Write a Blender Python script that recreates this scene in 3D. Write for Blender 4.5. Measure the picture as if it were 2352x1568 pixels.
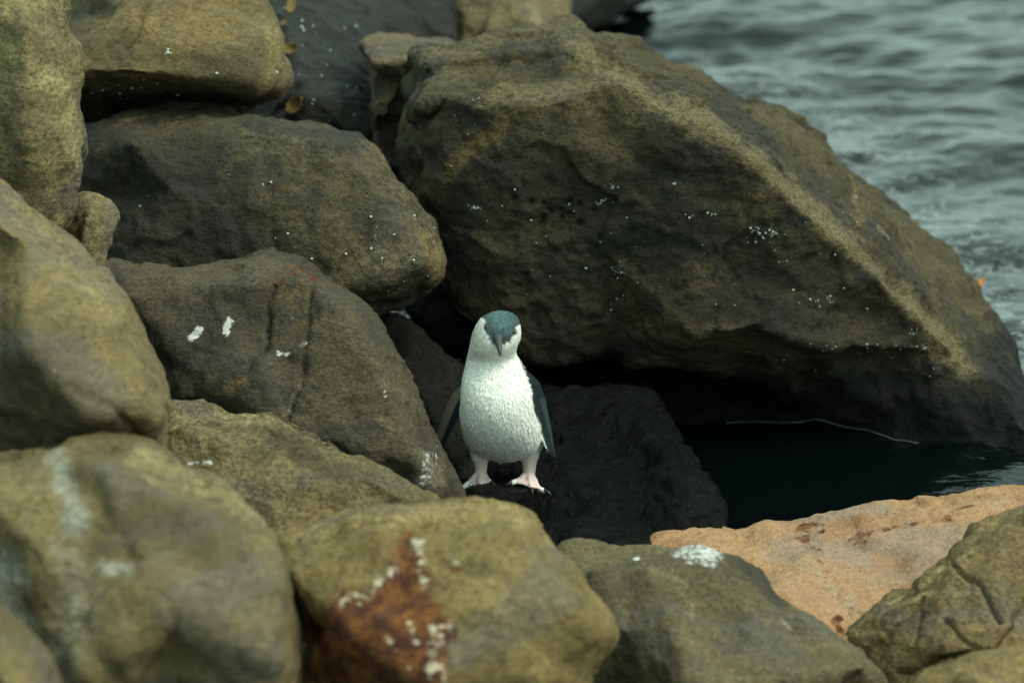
import bpy, math, random
import numpy as np
from mathutils import Vector, Matrix
from mathutils.geometry import delaunay_2d_cdt
from mathutils.bvhtree import BVHTree

for o in list(bpy.data.objects):
    bpy.data.objects.remove(o)
scene = bpy.context.scene
COL = scene.collection
random.seed(7)

# ------------------------------------------------------------------ camera
PITCH = math.radians(20.0)
FOCUS = 6.0
F = Vector((0, math.cos(PITCH), -math.sin(PITCH)))
UP = Vector((0, math.sin(PITCH), math.cos(PITCH)))
CAM = Vector((0, 0, 0.385)) - F * FOCUS
cd = bpy.data.cameras.new('camera')
cam = bpy.data.objects.new('camera', cd)
COL.objects.link(cam)
cam.location = CAM
cam.rotation_euler = (math.radians(90) - PITCH, 0, 0)
cd.sensor_width = 36
cd.lens = 36 * 6.0 / 1.92
cd.clip_start = 0.1
cd.clip_end = 3000
cd.dof.use_dof = True
cd.dof.focus_distance = FOCUS
cd.dof.aperture_fstop = 2.8
scene.camera = cam

# ------------------------------------------------------------------ sky, sun
SUN_EL, SUN_AZ = math.radians(54), math.radians(110)     # azimuth clockwise from +Y (away from camera)
w = bpy.data.worlds.new('World')
scene.world = w
w.use_nodes = True
nt = w.node_tree
sky = nt.nodes.new('ShaderNodeTexSky')
sky.sky_type = 'NISHITA'
sky.sun_disc = False
sky.sun_elevation = SUN_EL
sky.sun_rotation = SUN_AZ
sky.air_density = 1.0
sky.dust_density = 1.5
sky.ozone_density = 1.0
hs = nt.nodes.new('ShaderNodeHueSaturation')
hs.inputs['Saturation'].default_value = 0.28           # thin overcast
mul = nt.nodes.new('ShaderNodeMix')
mul.data_type = 'RGBA'
mul.blend_type = 'MULTIPLY'
mul.inputs[0].default_value = 1.0
mul.inputs[7].default_value = (0.90, 1.0, 0.92, 1)
nt.links.new(sky.outputs[0], hs.inputs['Color'])
nt.links.new(hs.outputs[0], mul.inputs[6])
ovc = nt.nodes.new('ShaderNodeMix')                     # even cloud deck in front of the blue
ovc.data_type = 'RGBA'
ovc.inputs[0].default_value = 0.72
ovc.inputs[7].default_value = (6.8, 9.8, 8.9, 1)
nt.links.new(mul.outputs[2], ovc.inputs[6])
nt.links.new(ovc.outputs[2], nt.nodes['Background'].inputs[0])
nt.nodes['Background'].inputs[1].default_value = 0.12

sd = bpy.data.lights.new('sun', 'SUN')
sd.energy = 2.2
sd.angle = math.radians(28)
sd.color = (1.0, 0.94, 0.80)
sun = bpy.data.objects.new('sun', sd)
COL.objects.link(sun)
sdir = Vector((math.sin(SUN_AZ) * math.cos(SUN_EL), math.cos(SUN_AZ) * math.cos(SUN_EL), math.sin(SUN_EL)))
sun.rotation_euler = sdir.to_track_quat('Z', 'Y').to_euler()
sun.location = sdir * 10

vs = scene.view_settings
vs.view_transform = 'Standard'
vs.look = 'None'
vs.gamma = 1
vs.exposure = 0.5

# ------------------------------------------------------------------ helpers
K = 1.92 / 6.0 / 2352.0     # metres per unit of picture width per metre of depth
CAMn, Fn, UPn = np.array(CAM), np.array(F), np.array(UP)


def P(u, v, d):
    """points at depth d along the view axis (numpy)"""
    u, v, d = np.broadcast_arrays(np.asarray(u, float), np.asarray(v, float), np.asarray(d, float))
    xc, yc = (u - 1176) * K * d, -(v - 784) * K * d
    return CAMn + d[..., None] * Fn + yc[..., None] * UPn + xc[..., None] * np.array([1.0, 0, 0])


def proj(p):
    q = p - CAMn
    d = q @ Fn
    return 1176 + q[:, 0] / (K * d), 784 - (q @ UPn) / (K * d), d


def dz(v, z):
    """depth at which the row v meets height z"""
    return (CAMn[2] - z) / (math.sin(PITCH) + (v - 784) * K * math.cos(PITCH))


_rng = np.random.RandomState(3)
PERM = np.tile(_rng.permutation(512), 3)
GRAD = _rng.normal(size=(512, 3))
GRAD /= np.linalg.norm(GRAD, axis=1)[:, None]


def perlin(p):
    i = np.floor(p).astype(int)
    f = p - i
    i &= 511
    t = f * f * f * (f * (f * 6 - 15) + 10)
    r = 0
    for a in (0, 1):
        for b in (0, 1):
            for c in (0, 1):
                h = PERM[PERM[PERM[(i[:, 0] + a) & 511] + ((i[:, 1] + b) & 511)] + ((i[:, 2] + c) & 511)]
                g = GRAD[h]
                dd = g[:, 0] * (f[:, 0] - a) + g[:, 1] * (f[:, 1] - b) + g[:, 2] * (f[:, 2] - c)
                wgt = (t[:, 0] if a else 1 - t[:, 0]) * (t[:, 1] if b else 1 - t[:, 1]) * (t[:, 2] if c else 1 - t[:, 2])
                r = r + wgt * dd
    return r


def fbm(p, octs=4, gain=0.5, ridged=False):
    s, a, r = 1.0, 1.0, 0
    for k in range(octs):
        n = perlin(p * s + 17.3 * k)
        r = r + a * (0.5 - 2 * np.abs(n) if ridged else n)
        s *= 2.03
        a *= gain
    return r


def facets(p, scale, seed):
    """broken planes: random tilted facets joined by soft creases"""
    r = np.random.RandomState(seed)
    n = int(np.clip(len(p) * 3.6e-5 / scale**2 * 1.3, 14, 420))
    sd_ = p[r.randint(0, len(p), n)] + r.normal(size=(n, 3)) * 0.25 * scale
    g = r.normal(size=(n, 3))
    g /= np.linalg.norm(g, axis=1)[:, None]
    sd_, g = sd_.astype(np.float32), g.astype(np.float32)
    out = np.zeros(len(p))
    q = p + 0.22 * scale * np.stack([fbm(p / scale * 1.5 + 3, 2), fbm(p / scale * 1.5 + 31, 2), fbm(p / scale * 1.5 + 57, 2)], 1)
    for a in range(0, len(p), 20000):
        b = q[a:a + 20000].astype(np.float32)
        d2 = (b**2).sum(1)[:, None] + (sd_**2).sum(1)[None] - 2 * b @ sd_.T
        d2 -= d2.min(1)[:, None]
        w_ = np.exp(-np.clip(d2 / (0.045 * scale**2), 0, 40))
        w_ /= w_.sum(1)[:, None]
        h = b @ g.T - (sd_ * g).sum(1)[None]
        out[a:a + 20000] = (w_ * h).sum(1)
    return out / scale


def new_obj(name, me, mat=None, parent=None, loc=None):
    o = bpy.data.objects.new(name, me)
    COL.objects.link(o)
    if mat:
        me.materials.append(mat)
    if loc is not None:
        o.location = loc
    if parent:
        o.parent = parent
    return o


def mesh_from(name, verts, faces, smooth=True):
    me = bpy.data.meshes.new(name)
    me.from_pydata([tuple(v) for v in verts], [], [tuple(f) for f in faces])
    if smooth:
        me.polygons.foreach_set('use_smooth', np.ones(len(me.polygons), bool))
    me.update()
    return me


def get_co(me):
    a = np.empty(len(me.vertices) * 3)
    me.vertices.foreach_get('co', a)
    return a.reshape(-1, 3)


def get_no(me):
    a = np.empty(len(me.vertices) * 3)
    me.vertex_normals.foreach_get('vector', a)
    return a.reshape(-1, 3)


def set_co(me, c):
    me.vertices.foreach_set('co', c.ravel())
    me.update()


def color_attr(me, name, rgb):
    a = me.color_attributes.new(name, 'FLOAT_COLOR', 'POINT')
    c = np.ones((len(rgb), 4))
    c[:, :rgb.shape[1]] = rgb
    a.data.foreach_set('color', c.ravel())


def remesh(verts, faces, voxel, smooth_it, factor=0.5):
    me = mesh_from('tmp', verts, faces)
    o = bpy.data.objects.new('tmp', me)
    COL.objects.link(o)
    m = o.modifiers.new('r', 'REMESH')
    m.mode = 'VOXEL'
    m.voxel_size = voxel
    m.use_smooth_shade = True
    if smooth_it:
        s = o.modifiers.new('s', 'SMOOTH')
        s.factor = factor
        s.iterations = smooth_it
    dg = bpy.context.evaluated_depsgraph_get()
    out = bpy.data.meshes.new_from_object(o.evaluated_get(dg))
    bpy.data.objects.remove(o)
    bpy.data.meshes.remove(me)
    return out


def poly_dist(px, py, poly, closed=False):
    """distance of points to a polyline"""
    best = np.full(len(px), 1e9)
    n = len(poly)
    if n == 1:
        return np.hypot(px - poly[0][0], py - poly[0][1])
    for i in range(n if closed else n - 1):
        (ax, ay), (bx, by) = poly[i][:2], poly[(i + 1) % n][:2]
        dx, dy = bx - ax, by - ay
        t = np.clip(((px - ax) * dx + (py - ay) * dy) / (dx * dx + dy * dy + 1e-9), 0, 1)
        best = np.minimum(best, np.hypot(px - ax - t * dx, py - ay - t * dy))
    return best


def in_poly(px, py, poly):
    r = np.zeros(len(px), bool)
    n = len(poly)
    for i in range(n):
        (ax, ay), (bx, by) = poly[i][:2], poly[(i + 1) % n][:2]
        c = (ay > py) != (by > py)
        r ^= c & (px < (bx - ax) * (py - ay) / (by - ay + 1e-12) + ax)
    return r


def sstep(a, b, x):
    t = np.clip((x - a) / (b - a), 0, 1)
    return t * t * (3 - 2 * t)


# ------------------------------------------------------------------ materials
class NT:
    def __init__(s, name):
        s.m = bpy.data.materials.new(name)
        s.m.use_nodes = True
        s.t = s.m.node_tree
        s.bsdf = s.t.nodes['Principled BSDF']

    def n(s, typ, **kw):
        x = s.t.nodes.new(typ)
        for k, v in kw.items():
            setattr(x, k, v)
        return x

    def lk(s, a, b):
        s.t.links.new(a, b)

    def put(s, sock, val):
        if hasattr(val, 'is_linked') or isinstance(val, bpy.types.NodeSocket):
            s.lk(val, sock)
        else:
            sock.default_value = val

    def noise(s, vec, scale, detail=4, rough=0.55, dist=0.0):
        x = s.n('ShaderNodeTexNoise')
        s.lk(vec, x.inputs['Vector'])
        x.inputs['Scale'].default_value = scale
        x.inputs['Detail'].default_value = detail
        x.inputs['Roughness'].default_value = rough
        x.inputs['Distortion'].default_value = dist
        return x.outputs[0]

    def math(s, op, a, b=0.0, clamp=False):
        x = s.n('ShaderNodeMath', operation=op, use_clamp=clamp)
        s.put(x.inputs[0], a)
        s.put(x.inputs[1], b)
        return x.outputs[0]

    def mix(s, fac, a, b, blend='MIX'):
        x = s.n('ShaderNodeMix', data_type='RGBA', blend_type=blend)
        s.put(x.inputs[0], fac)
        s.put(x.inputs[6], a if not isinstance(a, tuple) else (*a, 1)[:4])
        s.put(x.inputs[7], b if not isinstance(b, tuple) else (*b, 1)[:4])
        return x.outputs[2]

    def ramp(s, val, a, b, lo=0.0, hi=1.0):
        x = s.n('ShaderNodeMapRange', interpolation_type='SMOOTHSTEP')
        s.put(x.inputs[0], val)
        for k, q in zip((1, 2, 3, 4), (a, b, lo, hi)):
            x.inputs[k].default_value = q
        return x.outputs[0]

    def bump(s, h, strength, dist, normal=None):
        x = s.n('ShaderNodeBump')
        x.inputs['Strength'].default_value = strength
        x.inputs['Distance'].default_value = dist
        s.lk(h, x.inputs['Height'])
        if normal:
            s.lk(normal, x.inputs['Normal'])
        return x.outputs[0]


def rock_material(name, dark, light, ochre=0.3, rough=0.85, grain=1.0, seed=0.0, bias=0.0, wet=0.0, bump=1.0,
                  och=(0.18, 0.120, 0.042), veins=0.0, guano=((0.40, 0.43, 0.39), (0.72, 0.71, 0.67)), pale_tone=None, tide=0.0):
    if not wet and not pale_tone:
        dark = (dark[0] * 1.08, dark[1] * 1.0, dark[2] * 0.84)
        light = (light[0] * 1.09, light[1] * 1.0, light[2] * 0.82)
    N = NT(name)
    tc = N.n('ShaderNodeTexCoord')
    mp = N.n('ShaderNodeMapping')
    mp.inputs['Location'].default_value = (seed * 3.1, seed * 1.7, seed * 2.3)
    gs = 0.78 + 0.5 * ((seed * 0.37) % 1)
    mp.inputs['Rotation'].default_value = (0.5 * math.sin(seed * 2.1), 0.5 * math.cos(seed * 3.3), seed)
    mp.inputs['Scale'].default_value = (gs, gs, gs * 1.75)
    N.lk(tc.outputs['Object'], mp.inputs[0])
    v = mp.outputs[0]
    st = N.n('ShaderNodeSeparateColor')
    a1 = N.n('ShaderNodeVertexColor', layer_name='Stain')
    N.lk(a1.outputs[0], st.inputs[0])
    st2 = N.n('ShaderNodeSeparateColor')
    a2 = N.n('ShaderNodeVertexColor', layer_name='StainLit')
    N.lk(a2.outputs[0], st2.inputs[0])
    big = N.noise(v, 3.2, 5, 0.6, 0.6)
    mid = N.noise(v, 17, 5, 0.65, 0.4)
    fin = N.noise(v, 85, 4, 0.7)
    grn = N.noise(v, 330, 2, 0.6)
    # broad patches of the two tones
    f = N.math('ADD', N.math('MULTIPLY', big, 1.0), N.math('MULTIPLY', mid, 0.55))
    f = N.ramp(N.math('ADD', f, bias), 0.58, 0.98)
    c = N.mix(f, dark, light)
    # grey-purple weathered skins and tan breaks in broad patches
    avg = sum(dark) / 3 * 0.6 + sum(light) / 3 * 0.4
    gp = N.ramp(N.noise(v, 2.1, 5, 0.62, 1.2), 0.52, 0.60)
    c = N.mix(N.math('MULTIPLY', gp, 0.5 if not wet else 0.0), c, (avg * 1.08, avg * 0.98, avg * 0.86))
    tn = N.ramp(N.noise(v, 4.6, 6, 0.66, 0.8), 0.56, 0.64)
    c = N.mix(N.math('MULTIPLY', tn, 0.45 if not wet else 0.0), c, (light[0] * 1.12, light[1] * 1.08, light[2] * 1.0))
    # lit crests lightened, shaded faces darkened in colour; also pale patches and damp (painted areas, broken up by noise)
    brk = N.math('MULTIPLY', N.math('SUBTRACT', N.math('ADD', N.math('MULTIPLY', mid, 0.6), N.math('MULTIPLY', fin, 0.4)), 0.5), 1.7)
    def mask(ch, w=0.22, k=1.0):
        return N.ramp(N.math('ADD', ch, N.math('MULTIPLY', brk, k)), 0.5 - w, 0.5 + w)
    lgt = pale_tone or tuple(min(1, x * 1.35 + 0.01) for x in light)  # tone of the lightened crests and of pale patches
    c = N.mix(N.math('MULTIPLY', mask(st2.outputs[1], 0.35), N.ramp(st2.outputs[1], 0.02, 0.3)), c, lgt)
    dk = tuple(x * 0.62 for x in dark)
    c = N.mix(N.math('MULTIPLY', mask(st.outputs[2], 0.55, 0.7), N.ramp(st.outputs[2], 0.02, 0.3)), c, (dk[0] * 0.92, dk[1] * 0.98, dk[2] * 1.12))
    # ochre iron staining
    och_n = N.ramp(N.noise(v, 5.5, 5, 0.62, 1.0), 0.58, 0.74)
    c = N.mix(N.math('MULTIPLY', och_n, ochre), c, och)
    c = N.mix(N.math('MULTIPLY', N.math('MULTIPLY', mask(st.outputs[0], 0.3), N.ramp(st.outputs[0], 0.02, 0.5)), 0.55), c, och)
    c = N.mix(N.math('MULTIPLY', mask(st2.outputs[0], 0.2, 2.2), N.ramp(st2.outputs[0], 0.02, 0.4)), c, N.mix(N.ramp(N.noise(v, 26, 4, 0.65), 0.36, 0.66), (0.045, 0.013, 0.006), (0.17, 0.062, 0.014)))
    c = N.mix(N.math('MULTIPLY', mask(st2.outputs[2], 0.5, 1.0), N.ramp(st2.outputs[2], 0.0, 0.6, 0, 0.75)), c, (0.29, 0.30, 0.26))
    if tide:
        geo = N.n('ShaderNodeNewGeometry')
        sp = N.n('ShaderNodeSeparateXYZ')
        N.lk(geo.outputs['Position'], sp.inputs[0])
        zz = N.math('ADD', sp.outputs[2], N.math('MULTIPLY', N.math('SUBTRACT', mid, 0.5), 0.16))
        td_ = N.ramp(zz, tide * 0.65, tide * 1.25, 1, 0)
        c = N.mix(N.math('MULTIPLY', td_, 0.9), c, (0.0075, 0.0080, 0.0075))     # weed-black wet band above the waterline
    # grain
    g = N.math('ADD', N.math('MULTIPLY', fin, 0.9), N.math('MULTIPLY', grn, 0.75))
    g = N.ramp(g, 0.58, 1.07, 1 - 0.55 * grain, 1 + 0.5 * grain)
    gg = N.n('ShaderNodeCombineColor')
    for i in range(3):
        N.lk(g, gg.inputs[i])
    c = N.mix(1.0, c, gg.outputs[0], 'MULTIPLY')
    # dark pits
    vo = N.n('ShaderNodeTexVoronoi')
    N.lk(v, vo.inputs['Vector'])
    vo.inputs['Scale'].default_value = 62
    pit = N.math('MULTIPLY', N.ramp(vo.outputs['Distance'], 0.10, 0.24, 1.0, 0.0), N.ramp(N.noise(v, 9, 3), 0.5, 0.62))
    c = N.mix(N.math('MULTIPLY', pit, 0.75 * min(1, grain)), c, (0.012, 0.012, 0.010))
    vo2 = N.n('ShaderNodeTexVoronoi')
    N.lk(v, vo2.inputs['Vector'])
    vo2.inputs['Scale'].default_value = 150
    pit2 = N.math('MULTIPLY', N.ramp(vo2.outputs['Distance'], 0.12, 0.3, 1.0, 0.0), N.ramp(mid, 0.42, 0.6))
    c = N.mix(N.math('MULTIPLY', pit2, 0.6 * min(1, grain)), c, (0.010, 0.010, 0.008))
    if veins > 0:
        ve = N.n('ShaderNodeTexVoronoi', feature='DISTANCE_TO_EDGE')
        wv = N.n('ShaderNodeVectorMath', operation='ADD')
        nz = N.n('ShaderNodeTexNoise')
        N.lk(v, nz.inputs['Vector'])
        nz.inputs['Scale'].default_value = 5
        sc = N.n('ShaderNodeVectorMath', operation='SCALE')
        N.lk(nz.outputs['Color'], sc.inputs[0])
        sc.inputs['Scale'].default_value = 0.22
        N.lk(v, wv.inputs[0])
        N.lk(sc.outputs[0], wv.inputs[1])
        N.lk(wv.outputs[0], ve.inputs['Vector'])
        ve.inputs['Scale'].default_value = 4.5
        vm = N.math('MULTIPLY', N.ramp(ve.outputs['Distance'], 0.002, 0.011, 1, 0), N.ramp(N.noise(v, 6, 2), 0.5, 0.62))
        c = N.mix(N.math('MULTIPLY', vm, veins), c, (0.03, 0.024, 0.02))
    # white droppings
    wn = N.math('MULTIPLY', N.math('SUBTRACT', N.noise(v, 60, 5, 0.75, 0.5), 0.5), 3.2)
    wm = N.math('MULTIPLY', N.ramp(N.math('ADD', st.outputs[1], wn), 0.36, 0.72), N.ramp(st.outputs[1], 0.05, 0.4))
    c = N.mix(wm, c, N.mix(fin, guano[0], guano[1]))
    N.lk(c, N.bsdf.inputs['Base Color'])
    N.bsdf.inputs['Specular IOR Level'].default_value = 0.25 if not wet else 0.10
    r = N.ramp(fin, 0.3, 0.7, rough - 0.10, rough + 0.06)
    N.lk(r, N.bsdf.inputs['Roughness'])
    h1 = N.math('ADD', N.math('MULTIPLY', mid, 0.7), N.math('MULTIPLY', fin, 0.45))
    h1 = N.math('SUBTRACT', h1, N.math('MULTIPLY', pit, 0.25))
    h1 = N.math('ADD', h1, N.math('MULTIPLY', wm, 0.03))
    b1 = N.bump(h1, 0.8 * bump, 0.026)
    b2 = N.bump(grn, 0.55 * bump, 0.0035, b1)
    N.lk(b2, N.bsdf.inputs['Normal'])
    return N.m


def simple_mat(name, col, rough=0.6, var=0.25, scale=60, spec=0.3, bump=0.0):
    N = NT(name)
    tc = N.n('ShaderNodeTexCoord')
    n = N.noise(tc.outputs['Object'], scale, 4, 0.6)
    c = N.mix(n, tuple(x * (1 - var) for x in col), tuple(min(1, x * (1 + var)) for x in col))
    N.lk(c, N.bsdf.inputs['Base Color'])
    N.bsdf.inputs['Roughness'].default_value = rough
    N.bsdf.inputs['Specular IOR Level'].default_value = spec
    if bump:
        N.lk(N.bump(n, bump, 0.003), N.bsdf.inputs['Normal'])
    return N.m


# ------------------------------------------------------------------ rocks
def catmull(pts, step):
    """closed smooth outline through (u,v,d) points"""
    pts = np.array(pts, float)
    n = len(pts)
    out = []
    for i in range(n):
        p0, p1, p2, p3 = pts[i - 1], pts[i], pts[(i + 1) % n], pts[(i + 2) % n]
        m = max(1, int(np.hypot(*(p2 - p1)[:2]) / step))
        for k in range(m):
            t = k / m
            # tension 0.35 keeps corners fairly crisp
            m1, m2 = 0.32 * (p2 - p0), 0.32 * (p3 - p1)
            L = np.hypot(*(p2 - p1)[:2])
            for mm in (m1, m2):
                q = np.hypot(*mm[:2])
                if q > 0.8 * L:
                    mm *= 0.8 * L / q
            h = (2 * t**3 - 3 * t**2 + 1) * p1 + (t**3 - 2 * t**2 + t) * m1 + (-2 * t**3 + 3 * t**2) * p2 + (t**3 - t**2) * m2
            out.append(h)
    return np.array(out)


BVH = {}
ROCKS = {}


def rock(key, label, mat, outline, inner=(), ridges=(), thick=0.4, edge=0.05, voxel=0.0065, soft=6, lo=0.018, md=0.006,
         hi=0.0025, seed=0, paint=(), grooves=(), strata=None, fac=1.0, name='boulder', group='boulders of the sea wall', kind=None,
         back_r=None):
    """outline: (u,v,depth) seen edge of the stone; inner: (u,v,depth) on its face; ridges: lists of (u,v,depth)
    joined by a crease.  Becomes a closed stone with a bulging back."""
    ol = catmull(outline, 14)
    soft, edge, lo = min(soft, 4), edge * 0.75, lo * 0.6
    n = len(ol)
    # ---- coarse control surface
    cv = [(p[0], p[1]) for p in ol]
    cdp = [p[2] for p in ol]
    ce = [(i, (i + 1) % n) for i in range(n)]
    for p in inner:
        cv.append((p[0], p[1])); cdp.append(p[2])
    for r in ridges:
        for k, p in enumerate(r):
            cv.append((p[0], p[1])); cdp.append(p[2])
            if k:
                ce.append((len(cv) - 2, len(cv) - 1))
    tv, te, tf, ov, _, _ = delaunay_2d_cdt([Vector(p) for p in cv], ce, [], 1, 1e-6)
    td = []
    for k, o_ in enumerate(ov):
        if o_:
            td.append(cdp[o_[0]])
        else:
            dd = [(tv[k] - Vector(c)).length for c in cv]
            td.append(cdp[int(np.argmin(dd))])
    td = np.array(td)
    tvn = np.array([(p.x, p.y) for p in tv])
    # ---- dense points
    g = 9.0
    lo_, hi_ = ol[:, :2].min(0), ol[:, :2].max(0)
    gx, gy = np.meshgrid(np.arange(lo_[0], hi_[0], g), np.arange(lo_[1], hi_[1], g))
    gx = gx + (np.arange(gx.shape[0]) % 2)[:, None] * g * 0.5
    gx, gy = gx.ravel(), gy.ravel()
    ring = [tuple(p[:2]) for p in ol]
    e = poly_dist(gx, gy, ring, True)
    ok = in_poly(gx, gy, ring) & (e > 4)
    px = np.concatenate([ol[:, 0], gx[ok]])
    py = np.concatenate([ol[:, 1], gy[ok]])
    e = np.concatenate([np.zeros(n), e[ok]])
    dv, de, df, _, _, _ = delaunay_2d_cdt([Vector(p) for p in zip(px, py)], [(i, (i + 1) % n) for i in range(n)], [], 1, 1e-6)
    px = np.array([p.x for p in dv]); py = np.array([p.y for p in dv])
    e = poly_dist(px, py, ring, True)
    e[:n] = 0
    dep = np.full(len(px), np.nan)
    for f in tf:
        a, b, c = tvn[f[0]], tvn[f[1]], tvn[f[2]]
        den = (b[1] - c[1]) * (a[0] - c[0]) + (c[0] - b[0]) * (a[1] - c[1])
        if abs(den) < 1e-9:
            continue
        l1 = ((b[1] - c[1]) * (px - c[0]) + (c[0] - b[0]) * (py - c[1])) / den
        l2 = ((c[1] - a[1]) * (px - c[0]) + (a[0] - c[0]) * (py - c[1])) / den
        l3 = 1 - l1 - l2
        q = (l1 > -1e-6) & (l2 > -1e-6) & (l3 > -1e-6)
        dep[q] = (l1 * td[f[0]] + l2 * td[f[1]] + l3 * td[f[2]])[q]
    bad = np.isnan(dep)
    if bad.any():
        for i in np.where(bad)[0]:
            dep[i] = td[np.argmin(np.hypot(tvn[:, 0] - px[i], tvn[:, 1] - py[i]))]
    em = e * K * dep
    q = np.clip(em / edge, 0, 1)
    front = dep + edge * (1 - np.sqrt(np.clip(1 - (1 - q)**2, 0, 1)))
    R = back_r or max(0.08, em.max() * 0.9)
    qb = np.clip(em / R, 0, 1)
    back = dep + edge + thick * np.sqrt(np.clip(1 - (1 - qb)**2, 0, 1)) * (0.85 + 0.15 * qb)
    back = np.maximum(back, front + 0.01 * (e > 0))
    nv = len(px)
    vf = P(px, py, front)
    vb = P(px, py, back)
    bd = e <= 1e-6
    idx_b = np.where(bd, np.arange(nv), np.arange(nv) + nv)
    verts = np.concatenate([vf, vb])
    # orient: front faces towards the camera
    faces = []
    for f in df:
        a, b, c = f[0], f[1], f[2]
        cr = (px[b] - px[a]) * (py[c] - py[a]) - (px[c] - px[a]) * (py[b] - py[a])
        if cr > 0:
            b, c = c, b
        faces.append((a, b, c))
        fb = (idx_b[a], idx_b[c], idx_b[b])
        faces.append(fb)
    me = remesh(verts, faces, voxel, soft)
    co, no = get_co(me), get_no(me)
    s3 = np.array([seed * 5.17, seed * 2.9, seed * 7.3])
    disp = lo * 1.6 * fbm(co * 3.3 + s3, 3)
    disp += md * 1.5 * fbm(co * 13 + s3, 3, 0.55) + md * 0.9 * fbm(co * 9 + s3 * 2, 3, 0.5, True)
    disp += fac * (0.027 * facets(co, 0.26, seed + 100) + 0.0085 * facets(co, 0.085, seed + 200))
    disp += hi * 1.7 * fbm(co * 48 + s3, 2, 0.6)
    if strata:
        (nx, ny, nz, freq, amp) = strata
        t = (co @ np.array([nx, ny, nz])) * freq + 1.3 * fbm(co * 2.5 + s3, 3)
        fr = t - np.floor(t)
        disp += amp * (np.minimum(fr * 1.3, (1 - fr) * 4.3) - 0.5)
    u, v, d = proj(co)
    facing = -(no @ Fn)
    for (line, wid, dep_) in grooves:
        wob = 3.2 * perlin(np.stack([u * 0.03, v * 0.03, np.zeros_like(u) + seed], 1)) * 2
        dd = poly_dist(u + wob, v - wob, line)
        disp -= dep_ * np.exp(-(dd / wid)**2) * sstep(-0.1, 0.3, facing)
    co = co + no * disp[:, None]
    set_co(me, co)
    # ---- stains with outlines of their own, plus painted light (l) and shade (k)
    u, v, d = proj(co)
    wu = 26 * fbm(co * 9 + s3, 3, 0.6)
    wv_ = 26 * fbm(co * 9 + s3 + 40, 3, 0.6)
    u0, v0 = u, v
    ch = {k: np.zeros(len(co)) for k in 'owkrlx'}
    fr = sstep(-0.35, 0.05, facing)
    for (c_, line, rad, s_) in paint:
        kw = 0.55 if (c_ == 'w' and rad < 16) else 1.0
        u, v = u0 + kw * wu, v0 + kw * wv_
        dd = poly_dist(u, v, line)
        if len(line) > 3 and line[0] == line[-1]:
            dd = np.where(in_poly(u, v, line[:-1]), -dd, dd)
            ch[c_] = np.maximum(ch[c_], s_ * sstep(rad, -rad, dd) * fr)
            continue
        ch[c_] = np.maximum(ch[c_], s_ * (sstep(1.3, 0.0, dd / rad) if c_ in 'kolx' else np.clip(1.15 - dd / rad, 0, 1)) * fr)
    color_attr(me, 'Stain', np.stack([ch['o'], ch['w'], ch['k']], 1))
    color_attr(me, 'StainLit', np.stack([ch['r'], ch['l'], ch['x']], 1))
    me.polygons.foreach_set('use_smooth', np.ones(len(me.polygons), bool))
    base = np.array([co[:, 0].mean(), co[:, 1].mean(), co[:, 2].min()])
    pol = [tuple(p.vertices) for p in me.polygons]
    BVH[key] = BVHTree.FromPolygons([tuple(c) for c in co], pol)
    set_co(me, co - base)
    me.name = name
    o = new_obj(name, me, mat, loc=base)
    o['label'] = label
    if kind:
        o['kind'] = kind
    else:
        o['category'] = 'rock'
        o['group'] = group
    ROCKS[key] = o
    return o


def hit(key, u, v):
    p = P(u, v, 1.0)
    d = Vector(p - CAMn).normalized()
    r = BVH[key].ray_cast(CAM, d)
    return (r[0], r[1]) if r[0] is not None else (None, None)


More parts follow.
